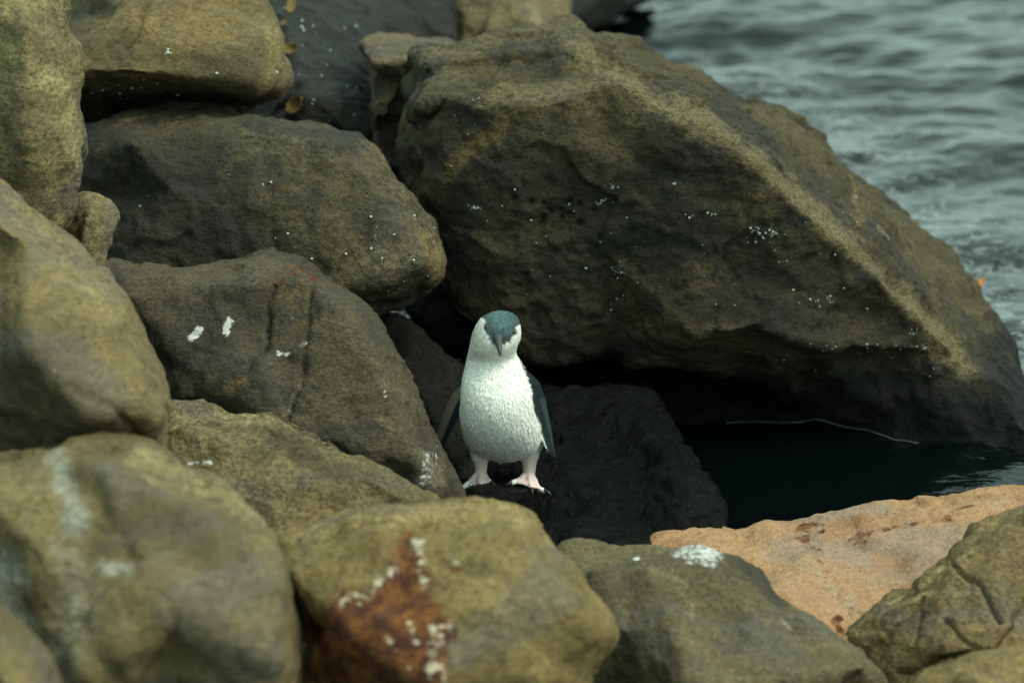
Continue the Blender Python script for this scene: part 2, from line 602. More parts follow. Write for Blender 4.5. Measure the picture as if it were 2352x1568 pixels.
OL_D, OL_L = (0.050, 0.046, 0.030), (0.150, 0.130, 0.070)
M = {
    'tall': rock_material('rock_tall', (0.095, 0.084, 0.048), (0.180, 0.158, 0.084), ochre=0.25, seed=1, grain=1.1),
    'block': rock_material('rock_block', (0.070, 0.061, 0.034), (0.150, 0.122, 0.060), ochre=0.35, seed=2),
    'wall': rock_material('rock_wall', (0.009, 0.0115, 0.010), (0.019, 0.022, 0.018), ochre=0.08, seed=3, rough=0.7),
    'far': rock_material('rock_far', (0.070, 0.062, 0.040), (0.140, 0.122, 0.070), ochre=0.25, seed=4),
    'slab': rock_material('rock_slab', (0.062, 0.054, 0.040), (0.125, 0.106, 0.072), ochre=0.25, seed=5),
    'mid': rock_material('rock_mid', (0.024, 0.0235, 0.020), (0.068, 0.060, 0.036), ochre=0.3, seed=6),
    'main': rock_material('rock_main', (0.025, 0.0245, 0.018), (0.088, 0.076, 0.041), ochre=0.25, grain=1.25, bump=1.25, tide=0.13, seed=7),
    'marked': rock_material('rock_marked', (0.046, 0.043, 0.036), (0.088, 0.078, 0.053), ochre=0.25, seed=8, veins=0.5),
    'left': rock_material('rock_left', (0.086, 0.071, 0.036), (0.165, 0.138, 0.072), ochre=0.35, seed=9, grain=0.7, bump=0.8),
    'lower': rock_material('rock_lower', (0.075, 0.065, 0.038), (0.170, 0.142, 0.078), ochre=0.25, seed=10, grain=1.25),
    'fore': rock_material('rock_fore', (0.086, 0.071, 0.036), (0.165, 0.138, 0.074), ochre=0.35, seed=11, grain=0.75, bump=0.8),
    'stain': rock_material('rock_stain', (0.105, 0.082, 0.034), (0.200, 0.160, 0.072), ochre=0.35, seed=12, guano=((0.40, 0.34, 0.22), (0.66, 0.58, 0.42))),
    'guano': rock_material('rock_guano', (0.078, 0.068, 0.042), (0.140, 0.122, 0.072), ochre=0.2, seed=13),
    'orange': rock_material('rock_orange', (0.270, 0.140, 0.062), (0.350, 0.205, 0.104), ochre=0.35, seed=14, grain=0.45, och=(0.26, 0.125, 0.045), bump=0.8, veins=0.0, pale_tone=(0.30, 0.225, 0.145)),
    'crack': rock_material('rock_crack', (0.100, 0.076, 0.040), (0.180, 0.140, 0.070), ochre=0.3, seed=15),
    'wet': rock_material('rock_wet', (0.0035, 0.0042, 0.0040), (0.0080, 0.0090, 0.0085), ochre=0.0, seed=16, rough=0.32, wet=0.3, bump=1.3),  # wet rock, darkened further and dulled for the sky blocked above
    'shade': rock_material('rock_shade', (0.0065, 0.0070, 0.0058), (0.014, 0.0145, 0.011), ochre=0.05, seed=17, rough=0.7, wet=0.2),  # deep shade of the gaps put into colour and dull gloss
}

# far-left tall stone
rock('tall', 'tall tan-olive boulder standing behind the smooth rounded boulder, its right edge sharp', M['tall'],
     [(-140, -120, 5.75), (60, -120, 5.72), (140, -60, 5.72), (157, 20, 5.70), (172, 66, 5.69), (203, 98, 5.70), (203, 150, 5.70),
      (194, 230, 5.70), (198, 330, 5.70), (190, 420, 5.70), (168, 488, 5.72), (145, 560, 5.75), (130, 800, 5.8), (0, 900, 5.8), (-140, 800, 5.8)],
     inner=[(60, 60, 5.56), (70, 300, 5.55), (40, 460, 5.60), (150, 110, 5.63), (150, 300, 5.62)], thick=0.45, edge=0.045, seed=1,
     paint=[('o', [(110, 290), (150, 260)], 60, 0.55), ('k', [(40, 330), (70, 470)], 40, 0.5), ('l', [(100, 170), (150, 200), (170, 360)], 45, 0.6)])

# block at upper left with shaded underside
rock('block', 'square-edged olive boulder with a flat dark underside overhanging a slit', M['block'],
     [(90, -140, 6.95), (400, -150, 6.95), (600, -60, 6.85), (632, 40, 6.75), (652, 120, 6.70), (660, 190, 6.66), (640, 215, 6.72),
      (560, 245, 6.86), (400, 262, 6.88), (190, 285, 6.88), (90, 285, 6.9)],
     ridges=[[(120, 160, 6.42), (300, 166, 6.40), (450, 176, 6.41), (560, 184, 6.44), (632, 205, 6.60)],
             [(602, -30, 6.72), (625, 80, 6.60), (636, 190, 6.58)]],
     inner=[(300, 20, 6.52), (500, 40, 6.56), (400, -100, 6.7), (560, 120, 6.5)], thick=0.5, edge=0.02, soft=4, seed=2, lo=0.012,
     paint=[('o', [(330, 60), (440, 20), (500, 80), (420, 110)], 90, 0.55), ('k', [(120, 60), (250, 110), (560, 160)], 60, 0.45),
            ('k', [(200, 230), (560, 225)], 45, 0.8), ('l', [(620, 60), (645, 150)], 30, 0.5)],  # underside shade painted in as dark tone
     grooves=[([(345, 0), (325, 40), (318, 80), (290, 110)], 5, 0.014)])

# dark wall at the back, leaves lie on it
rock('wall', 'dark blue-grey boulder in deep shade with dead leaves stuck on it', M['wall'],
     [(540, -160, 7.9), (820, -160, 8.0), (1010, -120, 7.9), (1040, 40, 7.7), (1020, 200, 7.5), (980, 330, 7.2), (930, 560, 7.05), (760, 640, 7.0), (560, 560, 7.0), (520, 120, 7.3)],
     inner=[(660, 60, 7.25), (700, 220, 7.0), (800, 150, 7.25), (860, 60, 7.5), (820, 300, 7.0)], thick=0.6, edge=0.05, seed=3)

rock('far', 'olive block behind the biggest boulder, a pale vertical edge beside the sea', M['far'],
     [(900, -170, 8.3), (1180, -180, 8.2), (1296, -120, 8.2), (1310, 0, 8.05), (1316, 70, 8.0), (1310, 300, 7.9), (1200, 460, 7.8), (1000, 440, 7.8), (900, 200, 7.9), (880, 20, 8.1)],
     ridges=[[(1195, -120, 7.9), (1206, 0, 7.75), (1228, 70, 7.68)]],
     inner=[(1050, 0, 7.8), (1090, 80, 7.72)], thick=0.6, edge=0.03, soft=4, seed=4,
     paint=[('l', [(1215, -20), (1235, 60)], 22, 0.8), ('l', [(1280, -40), (1290, 50)], 40, 0.4), ('k', [(960, 40), (1000, 80)], 50, 0.6)])

rock('slab', 'grey-brown slab with a flat top wedged behind the biggest boulder', M['slab'],
     [(830, 104, 7.05), (850, 84, 7.15), (880, 72, 7.25), (960, 78, 7.35), (1040, 92, 7.4), (1090, 130, 7.3), (1090, 300, 7.2), (1050, 600, 7.0),
      (920, 600, 6.9), (862, 360, 6.85), (846, 220, 6.88), (838, 140, 6.92)],
     ridges=[[(850, 142, 6.83), (880, 140, 6.82), (940, 132, 6.86), (1000, 120, 6.95)]],
     inner=[(880, 250, 6.80), (890, 380, 6.80), (925, 200, 6.92), (932, 280, 7.0), (932, 380, 7.0)], thick=0.35, edge=0.03, soft=4, seed=5, lo=0.012,
     paint=[('k', [(890, 330), (930, 400)], 60, 0.7), ('l', [(860, 160), (900, 170), (940, 150)], 25, 0.5)])

# left middle stone
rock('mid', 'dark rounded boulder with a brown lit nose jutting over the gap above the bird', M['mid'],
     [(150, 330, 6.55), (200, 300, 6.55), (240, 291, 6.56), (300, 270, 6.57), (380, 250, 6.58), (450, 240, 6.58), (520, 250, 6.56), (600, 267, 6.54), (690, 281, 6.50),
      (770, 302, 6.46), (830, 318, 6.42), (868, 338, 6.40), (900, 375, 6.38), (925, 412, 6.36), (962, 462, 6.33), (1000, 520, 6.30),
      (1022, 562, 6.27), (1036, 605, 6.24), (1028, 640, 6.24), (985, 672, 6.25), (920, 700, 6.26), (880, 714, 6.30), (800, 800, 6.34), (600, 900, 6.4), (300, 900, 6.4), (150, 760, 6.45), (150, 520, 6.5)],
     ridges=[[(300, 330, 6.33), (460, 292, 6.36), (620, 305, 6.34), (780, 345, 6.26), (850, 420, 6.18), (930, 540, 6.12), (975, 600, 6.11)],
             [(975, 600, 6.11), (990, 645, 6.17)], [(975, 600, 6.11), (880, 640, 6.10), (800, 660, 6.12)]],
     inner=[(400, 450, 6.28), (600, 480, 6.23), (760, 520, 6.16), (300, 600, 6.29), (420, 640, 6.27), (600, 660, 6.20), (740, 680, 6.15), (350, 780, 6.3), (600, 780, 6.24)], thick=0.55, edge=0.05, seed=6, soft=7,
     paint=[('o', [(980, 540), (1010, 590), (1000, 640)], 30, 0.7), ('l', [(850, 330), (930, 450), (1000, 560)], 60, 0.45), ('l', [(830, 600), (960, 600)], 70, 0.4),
            ('k', [(300, 400), (480, 420), (500, 600)], 150, 0.75), ('k', [(880, 690), (990, 655)], 22, 0.6), ('o', [(260, 285), (300, 270), (330, 262)], 10, 0.8),  # shade of the front face and under the nose painted as dark tone
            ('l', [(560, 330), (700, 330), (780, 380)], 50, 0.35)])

# the biggest stone
PITS = [([(a_, b_)], r_, 0.016) for a_, b_, r_ in ((1182, 455, 5), (1221, 463, 6), (1250, 468, 6), (1304, 468, 8), (1327, 473, 5), (1365, 486, 6), (1255, 482, 5), (1285, 485, 7), (1311, 494, 7), (1247, 500, 7),
                                                 (1288, 503, 6), (1265, 490, 4), (1243, 513, 6), (1330, 515, 6), (1205, 630, 7), (1190, 655, 5), (1380, 540, 5))]
WL = 0.0
rock('main', 'biggest boulder of the pile, sloping into the sea with a dark overhanging face', M['main'],
     [(928, 430, 6.62), (925, 395, 6.66), (936, 320, 6.66), (944, 230, 6.66), (944, 165, 6.68), (940, 125, 6.72), (962, 110, 6.82), (1010, 102, 6.86), (1090, 82, 6.90), (1180, 61, 6.92), (1270, 47, 6.92),
      (1322, 50, 6.92), (1352, 74, 6.92), (1400, 90, 6.92), (1450, 100, 6.92), (1500, 120, 6.93), (1545, 146, 6.94), (1600, 162, 6.95), (1650, 196, 6.98),
      (1700, 230, 7.0), (1760, 241, 7.02), (1832, 276, 7.02), (1882, 322, 7.02), (1920, 374, 7.02), (1945, 392, 7.06), (2010, 430, 7.06), (2062, 472, 7.06),
      (2122, 532, 7.04), (2182, 592, 7.0), (2232, 652, 6.95), (2274, 722, 6.88), (2314, 792, 6.8), (2352, 862, 6.70), (2430, 930, 6.60), (2480, 1010, 6.52), (2480, 1120, 6.45),
      (2300, 1085, 6.50), (2150, 1060, 6.55), (1980, 1032, 6.64), (1860, 935, 6.70), (1790, 902, 6.64), (1740, 872, 6.62), (1690, 857, 6.62), (1630, 845, 6.58), (1500, 832, 6.54), (1400, 830, 6.52),
      (1300, 836, 6.52), (1200, 838, 6.52), (1120, 760, 6.52), (1040, 690, 6.52), (960, 560, 6.58)],
     ridges=[[(962, 245, 6.46), (1040, 225, 6.44), (1100, 235, 6.40), (1200, 242, 6.36), (1310, 225, 6.34), (1390, 194, 6.36), (1440, 200, 6.35), (1500, 240, 6.33), (1570, 276, 6.32),
              (1640, 312, 6.31), (1720, 362, 6.31), (1760, 402, 6.32), (1800, 442, 6.33), (1870, 502, 6.35), (1950, 562, 6.38), (2010, 622, 6.40), (2070, 690, 6.43),
              (2120, 742, 6.46), (2180, 792, 6.49), (2226, 850, 6.53)],
             [(960, 140, 6.62), (1060, 132, 6.62), (1180, 122, 6.62), (1306, 111, 6.62), (1352, 140, 6.56), (1398, 166, 6.48), (1440, 190, 6.39)],
             [(990, 160, 6.60), (1080, 152, 6.625), (1190, 145, 6.63), (1290, 136, 6.62), (1340, 160, 6.55)],
             [(1440, 190, 6.39), (1560, 205, 6.55), (1650, 262, 6.58), (1730, 330, 6.56), (1800, 410, 6.52)],
             [(1590, 765, 6.38), (1680, 758, 6.37), (1740, 754, 6.37), (1850, 788, 6.39), (1950, 800, 6.42), (2050, 800, 6.45), (2130, 806, 6.48)],
             [(1600, 780, 6.44), (1680, 774, 6.44), (1742, 770, 6.44), (1850, 804, 6.46), (1950, 816, 6.49), (2050, 816, 6.52)]],
     inner=[(1010, 400, 6.46), (1130, 520, 6.43), (1180, 350, 6.37), (1350, 420, 6.36), (1400, 600, 6.42), (1600, 520, 6.36), (1700, 640, 6.39), (1300, 760, 6.48), (1900, 680, 6.42),
            (2050, 760, 6.46), (1250, 190, 6.52), (1330, 192, 6.45), (1090, 190, 6.53), (1300, 80, 6.80), (1420, 120, 6.78), (1500, 160, 6.76),
            (1850, 400, 6.72), (1950, 500, 6.70), (2060, 600, 6.66), (2160, 720, 6.64), (1760, 820, 6.50), (1950, 880, 6.53), (2150, 900, 6.52), (2280, 880, 6.52), (2350, 980, 6.48), (2230, 990, 6.52), (2050, 960, 6.58), (2420, 1020, 6.46)],
     thick=0.75, edge=0.035, seed=7, soft=3, lo=0.012, md=0.007, hi=0.0034, voxel=0.0058,
     paint=[('o', [(1170, 270), (1130, 320), (1080, 350), (1020, 400)], 34, 0.8), ('o', [(1900, 560), (1960, 600)], 45, 0.35), ('o', [(1420, 640), (1440, 700)], 60, 0.45),
            ('l', [(960, 135), (1060, 110), (1300, 60), (1340, 95)], 34, 0.5), ('l', [(1310, 110), (1440, 190), (1570, 270), (1720, 350), (1880, 500), (2070, 680), (2226, 850)], 34, 0.95),  # sunlit ridge lightened in colour
            ('l', [(1560, 230), (1650, 290), (1740, 370)], 40, 0.8), ('l', [(1100, 225), (1300, 205), (1400, 185)], 26, 0.6),
            ('k', [(1090, 430), (1300, 450), (1500, 520), (1700, 640), (1900, 720)], 190, 0.7), ('k', [(1130, 300), (1300, 300), (1480, 330)], 50, 0.4), ('k', [(1250, 700), (1100, 640)], 120, 0.5),  # front face darkened in colour where it turns from the light
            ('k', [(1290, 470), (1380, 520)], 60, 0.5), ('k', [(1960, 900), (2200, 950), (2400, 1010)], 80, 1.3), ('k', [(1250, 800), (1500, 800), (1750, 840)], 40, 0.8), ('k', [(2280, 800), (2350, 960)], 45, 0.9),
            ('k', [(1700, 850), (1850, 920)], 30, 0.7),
            ('o', [(1948, 400), (1965, 470), (1978, 520)], 9, 0.9), ('l', [(2020, 520), (2035, 545)], 10, 0.9), ('k', [(1650, 240), (1720, 300), (1880, 420)], 50, 0.35)],
     grooves=[([(1082, 222), (1120, 234), (1165, 214)], 7, 0.030), ([(950, 130), (975, 140), (1010, 150), (1060, 146), (1120, 170), (1160, 205)], 6, 0.004)] + PITS)

rock('marked', 'grey-brown boulder splashed with small white bird droppings', M['marked'],
     [(180, 690, 6.15), (237, 632, 6.15), (280, 610, 6.15), (340, 601, 6.15), (420, 611, 6.14), (490, 606, 6.14), (545, 598, 6.12), (580, 581, 6.12), (620, 573, 6.12), (665, 576, 6.12), (712, 604, 6.10),
      (745, 632, 6.08), (800, 668, 6.06), (852, 722, 6.04), (887, 790, 6.02), (922, 850, 6.0), (952, 922, 5.98), (982, 1002, 5.96), (1020, 1080, 5.95), (1042, 1125, 5.95), (1030, 1180, 5.95),
      (900, 1230, 5.9), (600, 1180, 5.9), (300, 1080, 5.95), (190, 900, 6.05)],
     ridges=[[(300, 680, 5.96), (420, 668, 5.95), (560, 650, 5.93), (700, 640, 5.93), (790, 720, 5.88), (850, 800, 5.85), (900, 920, 5.82), (960, 1060, 5.80), (990, 1130, 5.80)]],
     inner=[(450, 850, 5.88), (650, 850, 5.84), (700, 1000, 5.80), (600, 740, 5.92)], thick=0.5, edge=0.04, seed=8, soft=5,
     paint=[('w', [(440, 775), (458, 758)], 13, 1.1), ('w', [(517, 765), (522, 748), (530, 740)], 11, 1.1), ('w', [(642, 812), (664, 812)], 10, 0.8), ('w', [(692, 792), (710, 784)], 9, 0.55), ('w', [(670, 730), (680, 725)], 8, 0.4),
            ('w', [(965, 1115), (990, 1085), (985, 1040)], 24, 0.42), ('l', [(1000, 1060), (1010, 1110)], 22, 0.8), ('r', [(640, 640), (690, 620), (720, 640)], 26, 0.5), ('o', [(600, 650), (640, 670), (700, 650)], 40, 0.5), ('o', [(490, 900), (520, 890), (560, 865)], 14, 0.8),
            ('l', [(870, 900), (900, 990)], 30, 0.45), ('k', [(350, 800), (430, 860), (480, 760)], 110, 0.5), ('o', [(300, 640), (420, 650)], 40, 0.3), ('l', [(690, 880), (675, 930), (655, 960)], 6, 0.7), ('w', [(875, 890), (885, 910)], 8, 0.4), ('w', [(880, 975), (872, 990)], 7, 0.4)],
     grooves=[([(640, 640), (615, 700), (612, 770), (600, 800), (570, 850)], 5, 0.014), ([(715, 640), (708, 740), (695, 860), (670, 940), (650, 990)], 4.5, 0.011)])

rock('small', 'small pale olive stone squeezed between the tall boulder and a dark one', M['tall'],
     [(120, 540, 5.95), (150, 490, 5.93), (185, 448, 5.92), (225, 452, 5.92), (252, 470, 5.92), (263, 495, 5.92), (250, 550, 5.90), (236, 600, 5.9), (240, 780, 5.9), (150, 780, 5.9)],
     inner=[(200, 500, 5.80), (190, 580, 5.80)], thick=0.2, edge=0.03, seed=9, soft=4, lo=0.008,
     paint=[('k', [(190, 520), (200, 600)], 25, 0.4)])

rock('left', 'smooth rounded brown boulder leaning on the pale-streaked foreground boulder', M['left'],
     [(-160, 380, 5.45), (-60, 392, 5.43), (0, 412, 5.42), (60, 448, 5.40), (120, 508, 5.38), (182, 582, 5.36), (236, 650, 5.34), (276, 682, 5.32), (304, 724, 5.30), (332, 800, 5.28), (374, 878, 5.26),
      (386, 932, 5.25), (388, 1000, 5.25), (376, 1060, 5.25), (300, 1120, 5.25), (-160, 1120, 5.3)],
     ridges=[[(-60, 480, 5.22), (60, 560, 5.18), (170, 680, 5.14), (250, 760, 5.11), (320, 880, 5.08), (350, 960, 5.08)]],
     inner=[(60, 800, 5.02), (200, 950, 5.0)], thick=0.45, edge=0.06, seed=10, soft=8, hi=0.0015,
     paint=[('l', [(40, 470), (150, 590), (260, 720)], 55, 0.4), ('w', [(133, 845), (128, 880)], 9, 0.6), ('k', [(60, 860), (200, 980), (330, 1010)], 90, 0.6), ('o', [(60, 680), (20, 640)], 50, 0.4), ('o', [(120, 900), (90, 950)], 30, 0.5)],
     grooves=[([(160, 890), (260, 940), (320, 1000)], 8, 0.012)])

rock('lower', 'streaky tan boulder tucked below the dropping-splashed boulder', M['lower'],
     [(330, 960, 5.75), (385, 936, 5.74), (430, 940, 5.74), (520, 946, 5.74), (580, 941, 5.74), (630, 940, 5.74), (680, 960, 5.72), (740, 991, 5.70), (800, 1040, 5.66), (870, 1072, 5.62), (945, 1112, 5.58),
      (1000, 1170, 5.55), (960, 1300, 5.4), (640, 1340, 5.3), (360, 1240, 5.3)],
     ridges=[[(400, 985, 5.58), (520, 985, 5.56), (620, 980, 5.56), (700, 1030, 5.50), (840, 1085, 5.46), (930, 1130, 5.44)]],
     inner=[(500, 1080, 5.46), (700, 1140, 5.38)], thick=0.35, edge=0.035, seed=11, soft=5, strata=(0.25, 0.1, 1.0, 22, 0.006),
     paint=[('w', [(435, 1068), (478, 1066)], 9, 0.6), ('k', [(640, 1010), (760, 1070), (850, 1090)], 35, 0.55), ('l', [(420, 960), (640, 960), (760, 1020)], 22, 0.6), ('k', [(560, 1120), (620, 1180)], 40, 0.4)])

rock('fore', 'blurred foreground boulder with long pale streaks down its face', M['fore'],
     [(-160, 1060, 5.0), (-40, 1040, 5.0), (90, 1014, 5.0), (160, 1008, 5.0), (240, 1008, 5.0), (300, 1016, 4.99), (350, 1040, 4.97), (420, 1078, 4.95), (500, 1100, 4.92), (560, 1140, 4.90), (602, 1182, 4.88), (640, 1235, 4.86),
      (660, 1320, 4.82), (680, 1450, 4.76), (700, 1640, 4.7), (600, 1760, 4.7), (-160, 1760, 4.7)],
     ridges=[[(-60, 1120, 4.74), (100, 1100, 4.73), (230, 1085, 4.73), (330, 1130, 4.69), (480, 1180, 4.66), (570, 1240, 4.63), (600, 1300, 4.62)]],
     inner=[(120, 1300, 4.62), (400, 1380, 4.56), (600, 1500, 4.54), (200, 1560, 4.54)], thick=0.45, edge=0.07, seed=12, soft=9, hi=0.0012, voxel=0.007,
     paint=[('x', [(125, 1060), (155, 1120), (185, 1200)], 50, 0.62), ('x', [(5, 1290), (30, 1330)], 60, 0.7), ('x', [(160, 1280), (180, 1340), (170, 1450), (120, 1520)], 90, 0.42), ('x', [(240, 1300), (300, 1305)], 26, 0.6),
            ('l', [(330, 1060), (500, 1120), (590, 1180)], 55, 0.5), ('k', [(270, 1180), (400, 1200), (480, 1260)], 70, 0.55), ('x', [(20, 1380), (50, 1460)], 60, 0.6), ('o', [(110, 1260), (100, 1400)], 40, 0.4), ('k', [(230, 1400), (270, 1540)], 60, 0.5)])

rock('corner', 'small brown stone in front of the pale-streaked foreground boulder', M['left'],
     [(-160, 1400, 4.5), (-60, 1380, 4.48), (0, 1395, 4.46), (50, 1440, 4.44), (100, 1510, 4.42), (140, 1600, 4.40), (160, 1720, 4.4), (-160, 1720, 4.4)],
     inner=[(-40, 1500, 4.28), (40, 1600, 4.26)], thick=0.2, edge=0.05, seed=13, soft=7, voxel=0.007)

rock('stain', 'foreground boulder with rust-red and white crusted patch on its face', M['stain'],
     [(585, 1420, 5.0), (600, 1330, 5.02), (625, 1258, 5.03), (700, 1222, 5.05), (780, 1200, 5.06), (860, 1174, 5.07), (950, 1156, 5.08), (1060, 1142, 5.08), (1160, 1136, 5.08), (1206, 1152, 5.06), (1246, 1180, 5.04), (1272, 1222, 5.02),
      (1298, 1268, 5.0), (1335, 1312, 4.98), (1362, 1358, 4.96), (1398, 1400, 4.94), (1422, 1445, 4.92), (1415, 1482, 4.91), (1382, 1512, 4.90), (1358, 1560, 4.88), (1350, 1640, 4.86), (1300, 1760, 4.86), (620, 1760, 4.86)],
     ridges=[[(660, 1310, 4.80), (800, 1270, 4.80), (950, 1235, 4.81), (1100, 1215, 4.82), (1180, 1225, 4.81), (1240, 1290, 4.77), (1310, 1390, 4.72), (1350, 1450, 4.72)]],
     inner=[(800, 1450, 4.68), (1100, 1400, 4.68), (1000, 1580, 4.62), (1300, 1560, 4.72)], thick=0.45, edge=0.06, seed=14, soft=8, hi=0.0014, voxel=0.007,
     paint=[('r', [(940, 1225), (985, 1330), (1015, 1400), (1025, 1480), (1010, 1580), (780, 1600), (690, 1530), (730, 1400), (820, 1345), (900, 1290), (940, 1225)], 60, 1.1),
            ('r', [(620, 1420), (650, 1490), (690, 1510)], 34, 0.9), ('o', [(680, 1580), (820, 1550), (960, 1580)], 70, 1.2),
            ('w', [(955, 1245), (968, 1300), (975, 1345)], 28, 0.5), ('w', [(790, 1385), (850, 1345), (895, 1310)], 28, 0.46), ('w', [(612, 1415), (640, 1455), (668, 1462), (690, 1485)], 30, 0.55), ('w', [(1008, 1440), (1000, 1500), (1000, 1560)], 34, 0.5),
            ('w', [(890, 1470), (905, 1500)], 16, 0.6), ('w', [(940, 1430), (958, 1480)], 12, 0.6), ('w', [(1030, 1265), (1050, 1290)], 13, 0.55), ('r', [(1040, 1300), (1060, 1310)], 16, 0.7), ('w', [(945, 1540), (930, 1560)], 10, 0.55),
            ('l', [(700, 1230), (900, 1190), (1150, 1160), (1220, 1200)], 45, 0.5), ('k', [(1090, 1290), (1150, 1320)], 26, 0.4), ('o', [(1260, 1410), (1320, 1440)], 30, 0.6), ('k', [(1120, 1480), (1160, 1500)], 26, 0.5)])

rock('guano', 'olive boulder with a bright white dropping patch on its crest', M['guano'],
     [(1285, 1290, 5.36), (1310, 1262, 5.40), (1370, 1250, 5.42), (1480, 1255, 5.44), (1512, 1244, 5.46), (1560, 1243, 5.46), (1620, 1250, 5.46), (1672, 1264, 5.45), (1722, 1294, 5.44), (1762, 1334, 5.42), (1800, 1386, 5.40), (1862, 1420, 5.36), (1925, 1462, 5.33),
      (1985, 1500, 5.3), (2030, 1542, 5.28), (2045, 1640, 5.25), (2000, 1760, 5.2), (1300, 1760, 5.2), (1270, 1500, 5.25)],
     ridges=[[(1380, 1320, 5.25), (1480, 1290, 5.27), (1590, 1280, 5.29), (1660, 1310, 5.27), (1760, 1370, 5.22), (1860, 1430, 5.18), (1990, 1530, 5.14)],
             [(1480, 1290, 5.27), (1530, 1380, 5.14), (1560, 1480, 5.06), (1600, 1600, 5.0)]],
     inner=[(1700, 1470, 5.12), (1420, 1440, 5.14), (1850, 1560, 5.08)], thick=0.4, edge=0.035, seed=15, soft=5,
     paint=[('w', [(1562, 1254), (1595, 1264), (1632, 1274)], 38, 0.72), ('w', [(1575, 1285), (1640, 1300)], 10, 0.5), ('w', [(1462, 1279), (1466, 1281)], 8, 0.9), ('k', [(1670, 1270), (1740, 1320), (1790, 1378)], 26, 1.0), ('k', [(1500, 1420), (1530, 1540)], 60, 0.4),
            ('w', [(1795, 1420), (1805, 1440)], 9, 0.45), ('l', [(1480, 1300), (1560, 1330), (1590, 1400)], 26, 0.45)])

rock('orange', 'pale orange sandstone slab with rusty veins beside the dark pool', M['orange'],
     [(1440, 1270, 5.90), (1490, 1240, 5.93), (1530, 1221, 5.95), (1640, 1211, 5.96), (1740, 1206, 5.96), (1850, 1195, 5.97), (1890, 1180, 5.98), (1985, 1161, 6.0), (2060, 1155, 6.0), (2095, 1152, 6.0), (2110, 1141, 6.0), (2200, 1128, 6.0), (2280, 1120, 6.0), (2420, 1124, 6.0), (2500, 1180, 5.95),
      (2480, 1420, 5.6), (2200, 1520, 5.45), (1980, 1540, 5.40), (1800, 1480, 5.45), (1560, 1400, 5.6)],
     inner=[(1700, 1290, 5.80), (1900, 1270, 5.80), (1930, 1400, 5.60), (2150, 1220, 5.86), (2100, 1330, 5.7), (2300, 1180, 5.9)], thick=0.3, edge=0.02, seed=16, soft=2, lo=0.008, md=0.004, hi=0.0012, fac=0.9,
     paint=[('r', [(1830, 1215), (1880, 1210)], 12, 0.6), ('r', [(1850, 1225), (1870, 1260), (1900, 1310)], 16, 0.40), ('r', [(1925, 1240), (2050, 1210), (2200, 1180), (2230, 1165)], 9, 0.5), ('r', [(1920, 1430), (1935, 1455)], 14, 0.7),
            ('l', [(1870, 1300), (1900, 1340), (1945, 1370), (1950, 1400)], 34, 0.45), ('l', [(2200, 1160), (2330, 1150)], 30, 0.42), ('x', [(1890, 1330), (1930, 1345)], 22, 0.35), ('o', [(1900, 1215), (2050, 1190)], 26, 0.8), ('o', [(2010, 1290), (2080, 1300)], 40, 0.7), ('r', [(1830, 1216), (1845, 1230)], 16, 0.55), ('k', [(2120, 1150), (2200, 1140), (2300, 1140)], 12, 0.35), ('r', [(1965, 1240), (2000, 1232)], 8, 0.5)],
     grooves=[([(1935, 1455), (1930, 1420), (1945, 1400), (1950, 1440), (1955, 1460)], 3, 0.005), ([(2100, 1160), (2180, 1150), (2300, 1135), (2360, 1150)], 4, 0.006)])

rock('crack', 'cracked olive-brown boulder with blocky joints leaning on the orange slab', M['crack'],
     [(1948, 1472, 5.50), (1980, 1436, 5.52), (2060, 1372, 5.55), (2140, 1296, 5.58), (2190, 1250, 5.60), (2240, 1212, 5.62), (2300, 1180, 5.64), (2420, 1140, 5.66), (2520, 1160, 5.66), (2520, 1700, 5.3), (2060, 1700, 5.3), (2030, 1580, 5.38), (2010, 1530, 5.42)],
     ridges=[[(1985, 1480, 5.42), (2090, 1410, 5.42), (2180, 1310, 5.46), (2280, 1230, 5.50), (2400, 1190, 5.52)]],
     inner=[(2150, 1480, 5.30), (2300, 1380, 5.32), (2400, 1500, 5.22)], thick=0.35, edge=0.025, seed=17, soft=1, lo=0.01, md=0.005, fac=1.5, voxel=0.0048,
     paint=[('l', [(2050, 1390), (2150, 1330), (2240, 1260)], 12, 0.7), ('o', [(2000, 1490), (2050, 1520)], 30, 0.4), ('k', [(2060, 1440), (2120, 1400), (2160, 1360)], 22, 0.4), ('o', [(2330, 1400), (2352, 1340)], 20, 0.7), ('l', [(2180, 1420), (2230, 1450)], 28, 0.4)],
     grooves=[([(2115, 1405), (2105, 1450), (2098, 1520)], 4.2, 0.015), ([(2185, 1295), (2250, 1340), (2275, 1390), (2295, 1420)], 4.2, 0.015), ([(2170, 1420), (2220, 1470), (2260, 1495)], 4.2, 0.015),
              ([(2060, 1540), (2180, 1510), (2280, 1480), (2310, 1440), (2352, 1380)], 4.2, 0.015), ([(2120, 1380), (2060, 1440)], 4.2, 0.015), ([(2140, 1510), (2190, 1515)], 4.2, 0.015)])

rock('corner2', 'smooth ochre stone below the cracked boulder', M['stain'],
     [(2060, 1660, 4.95), (2085, 1590, 4.96), (2120, 1545, 4.98), (2190, 1508, 5.0), (2270, 1494, 5.02), (2420, 1478, 5.05), (2520, 1500, 5.05), (2520, 1720, 4.9), (2080, 1720, 4.9)],
     inner=[(2250, 1560, 4.88), (2380, 1600, 4.85)], thick=0.25, edge=0.05, seed=18, soft=7, voxel=0.007, paint=[('o', [(2150, 1560), (2300, 1540)], 70, 0.6)])

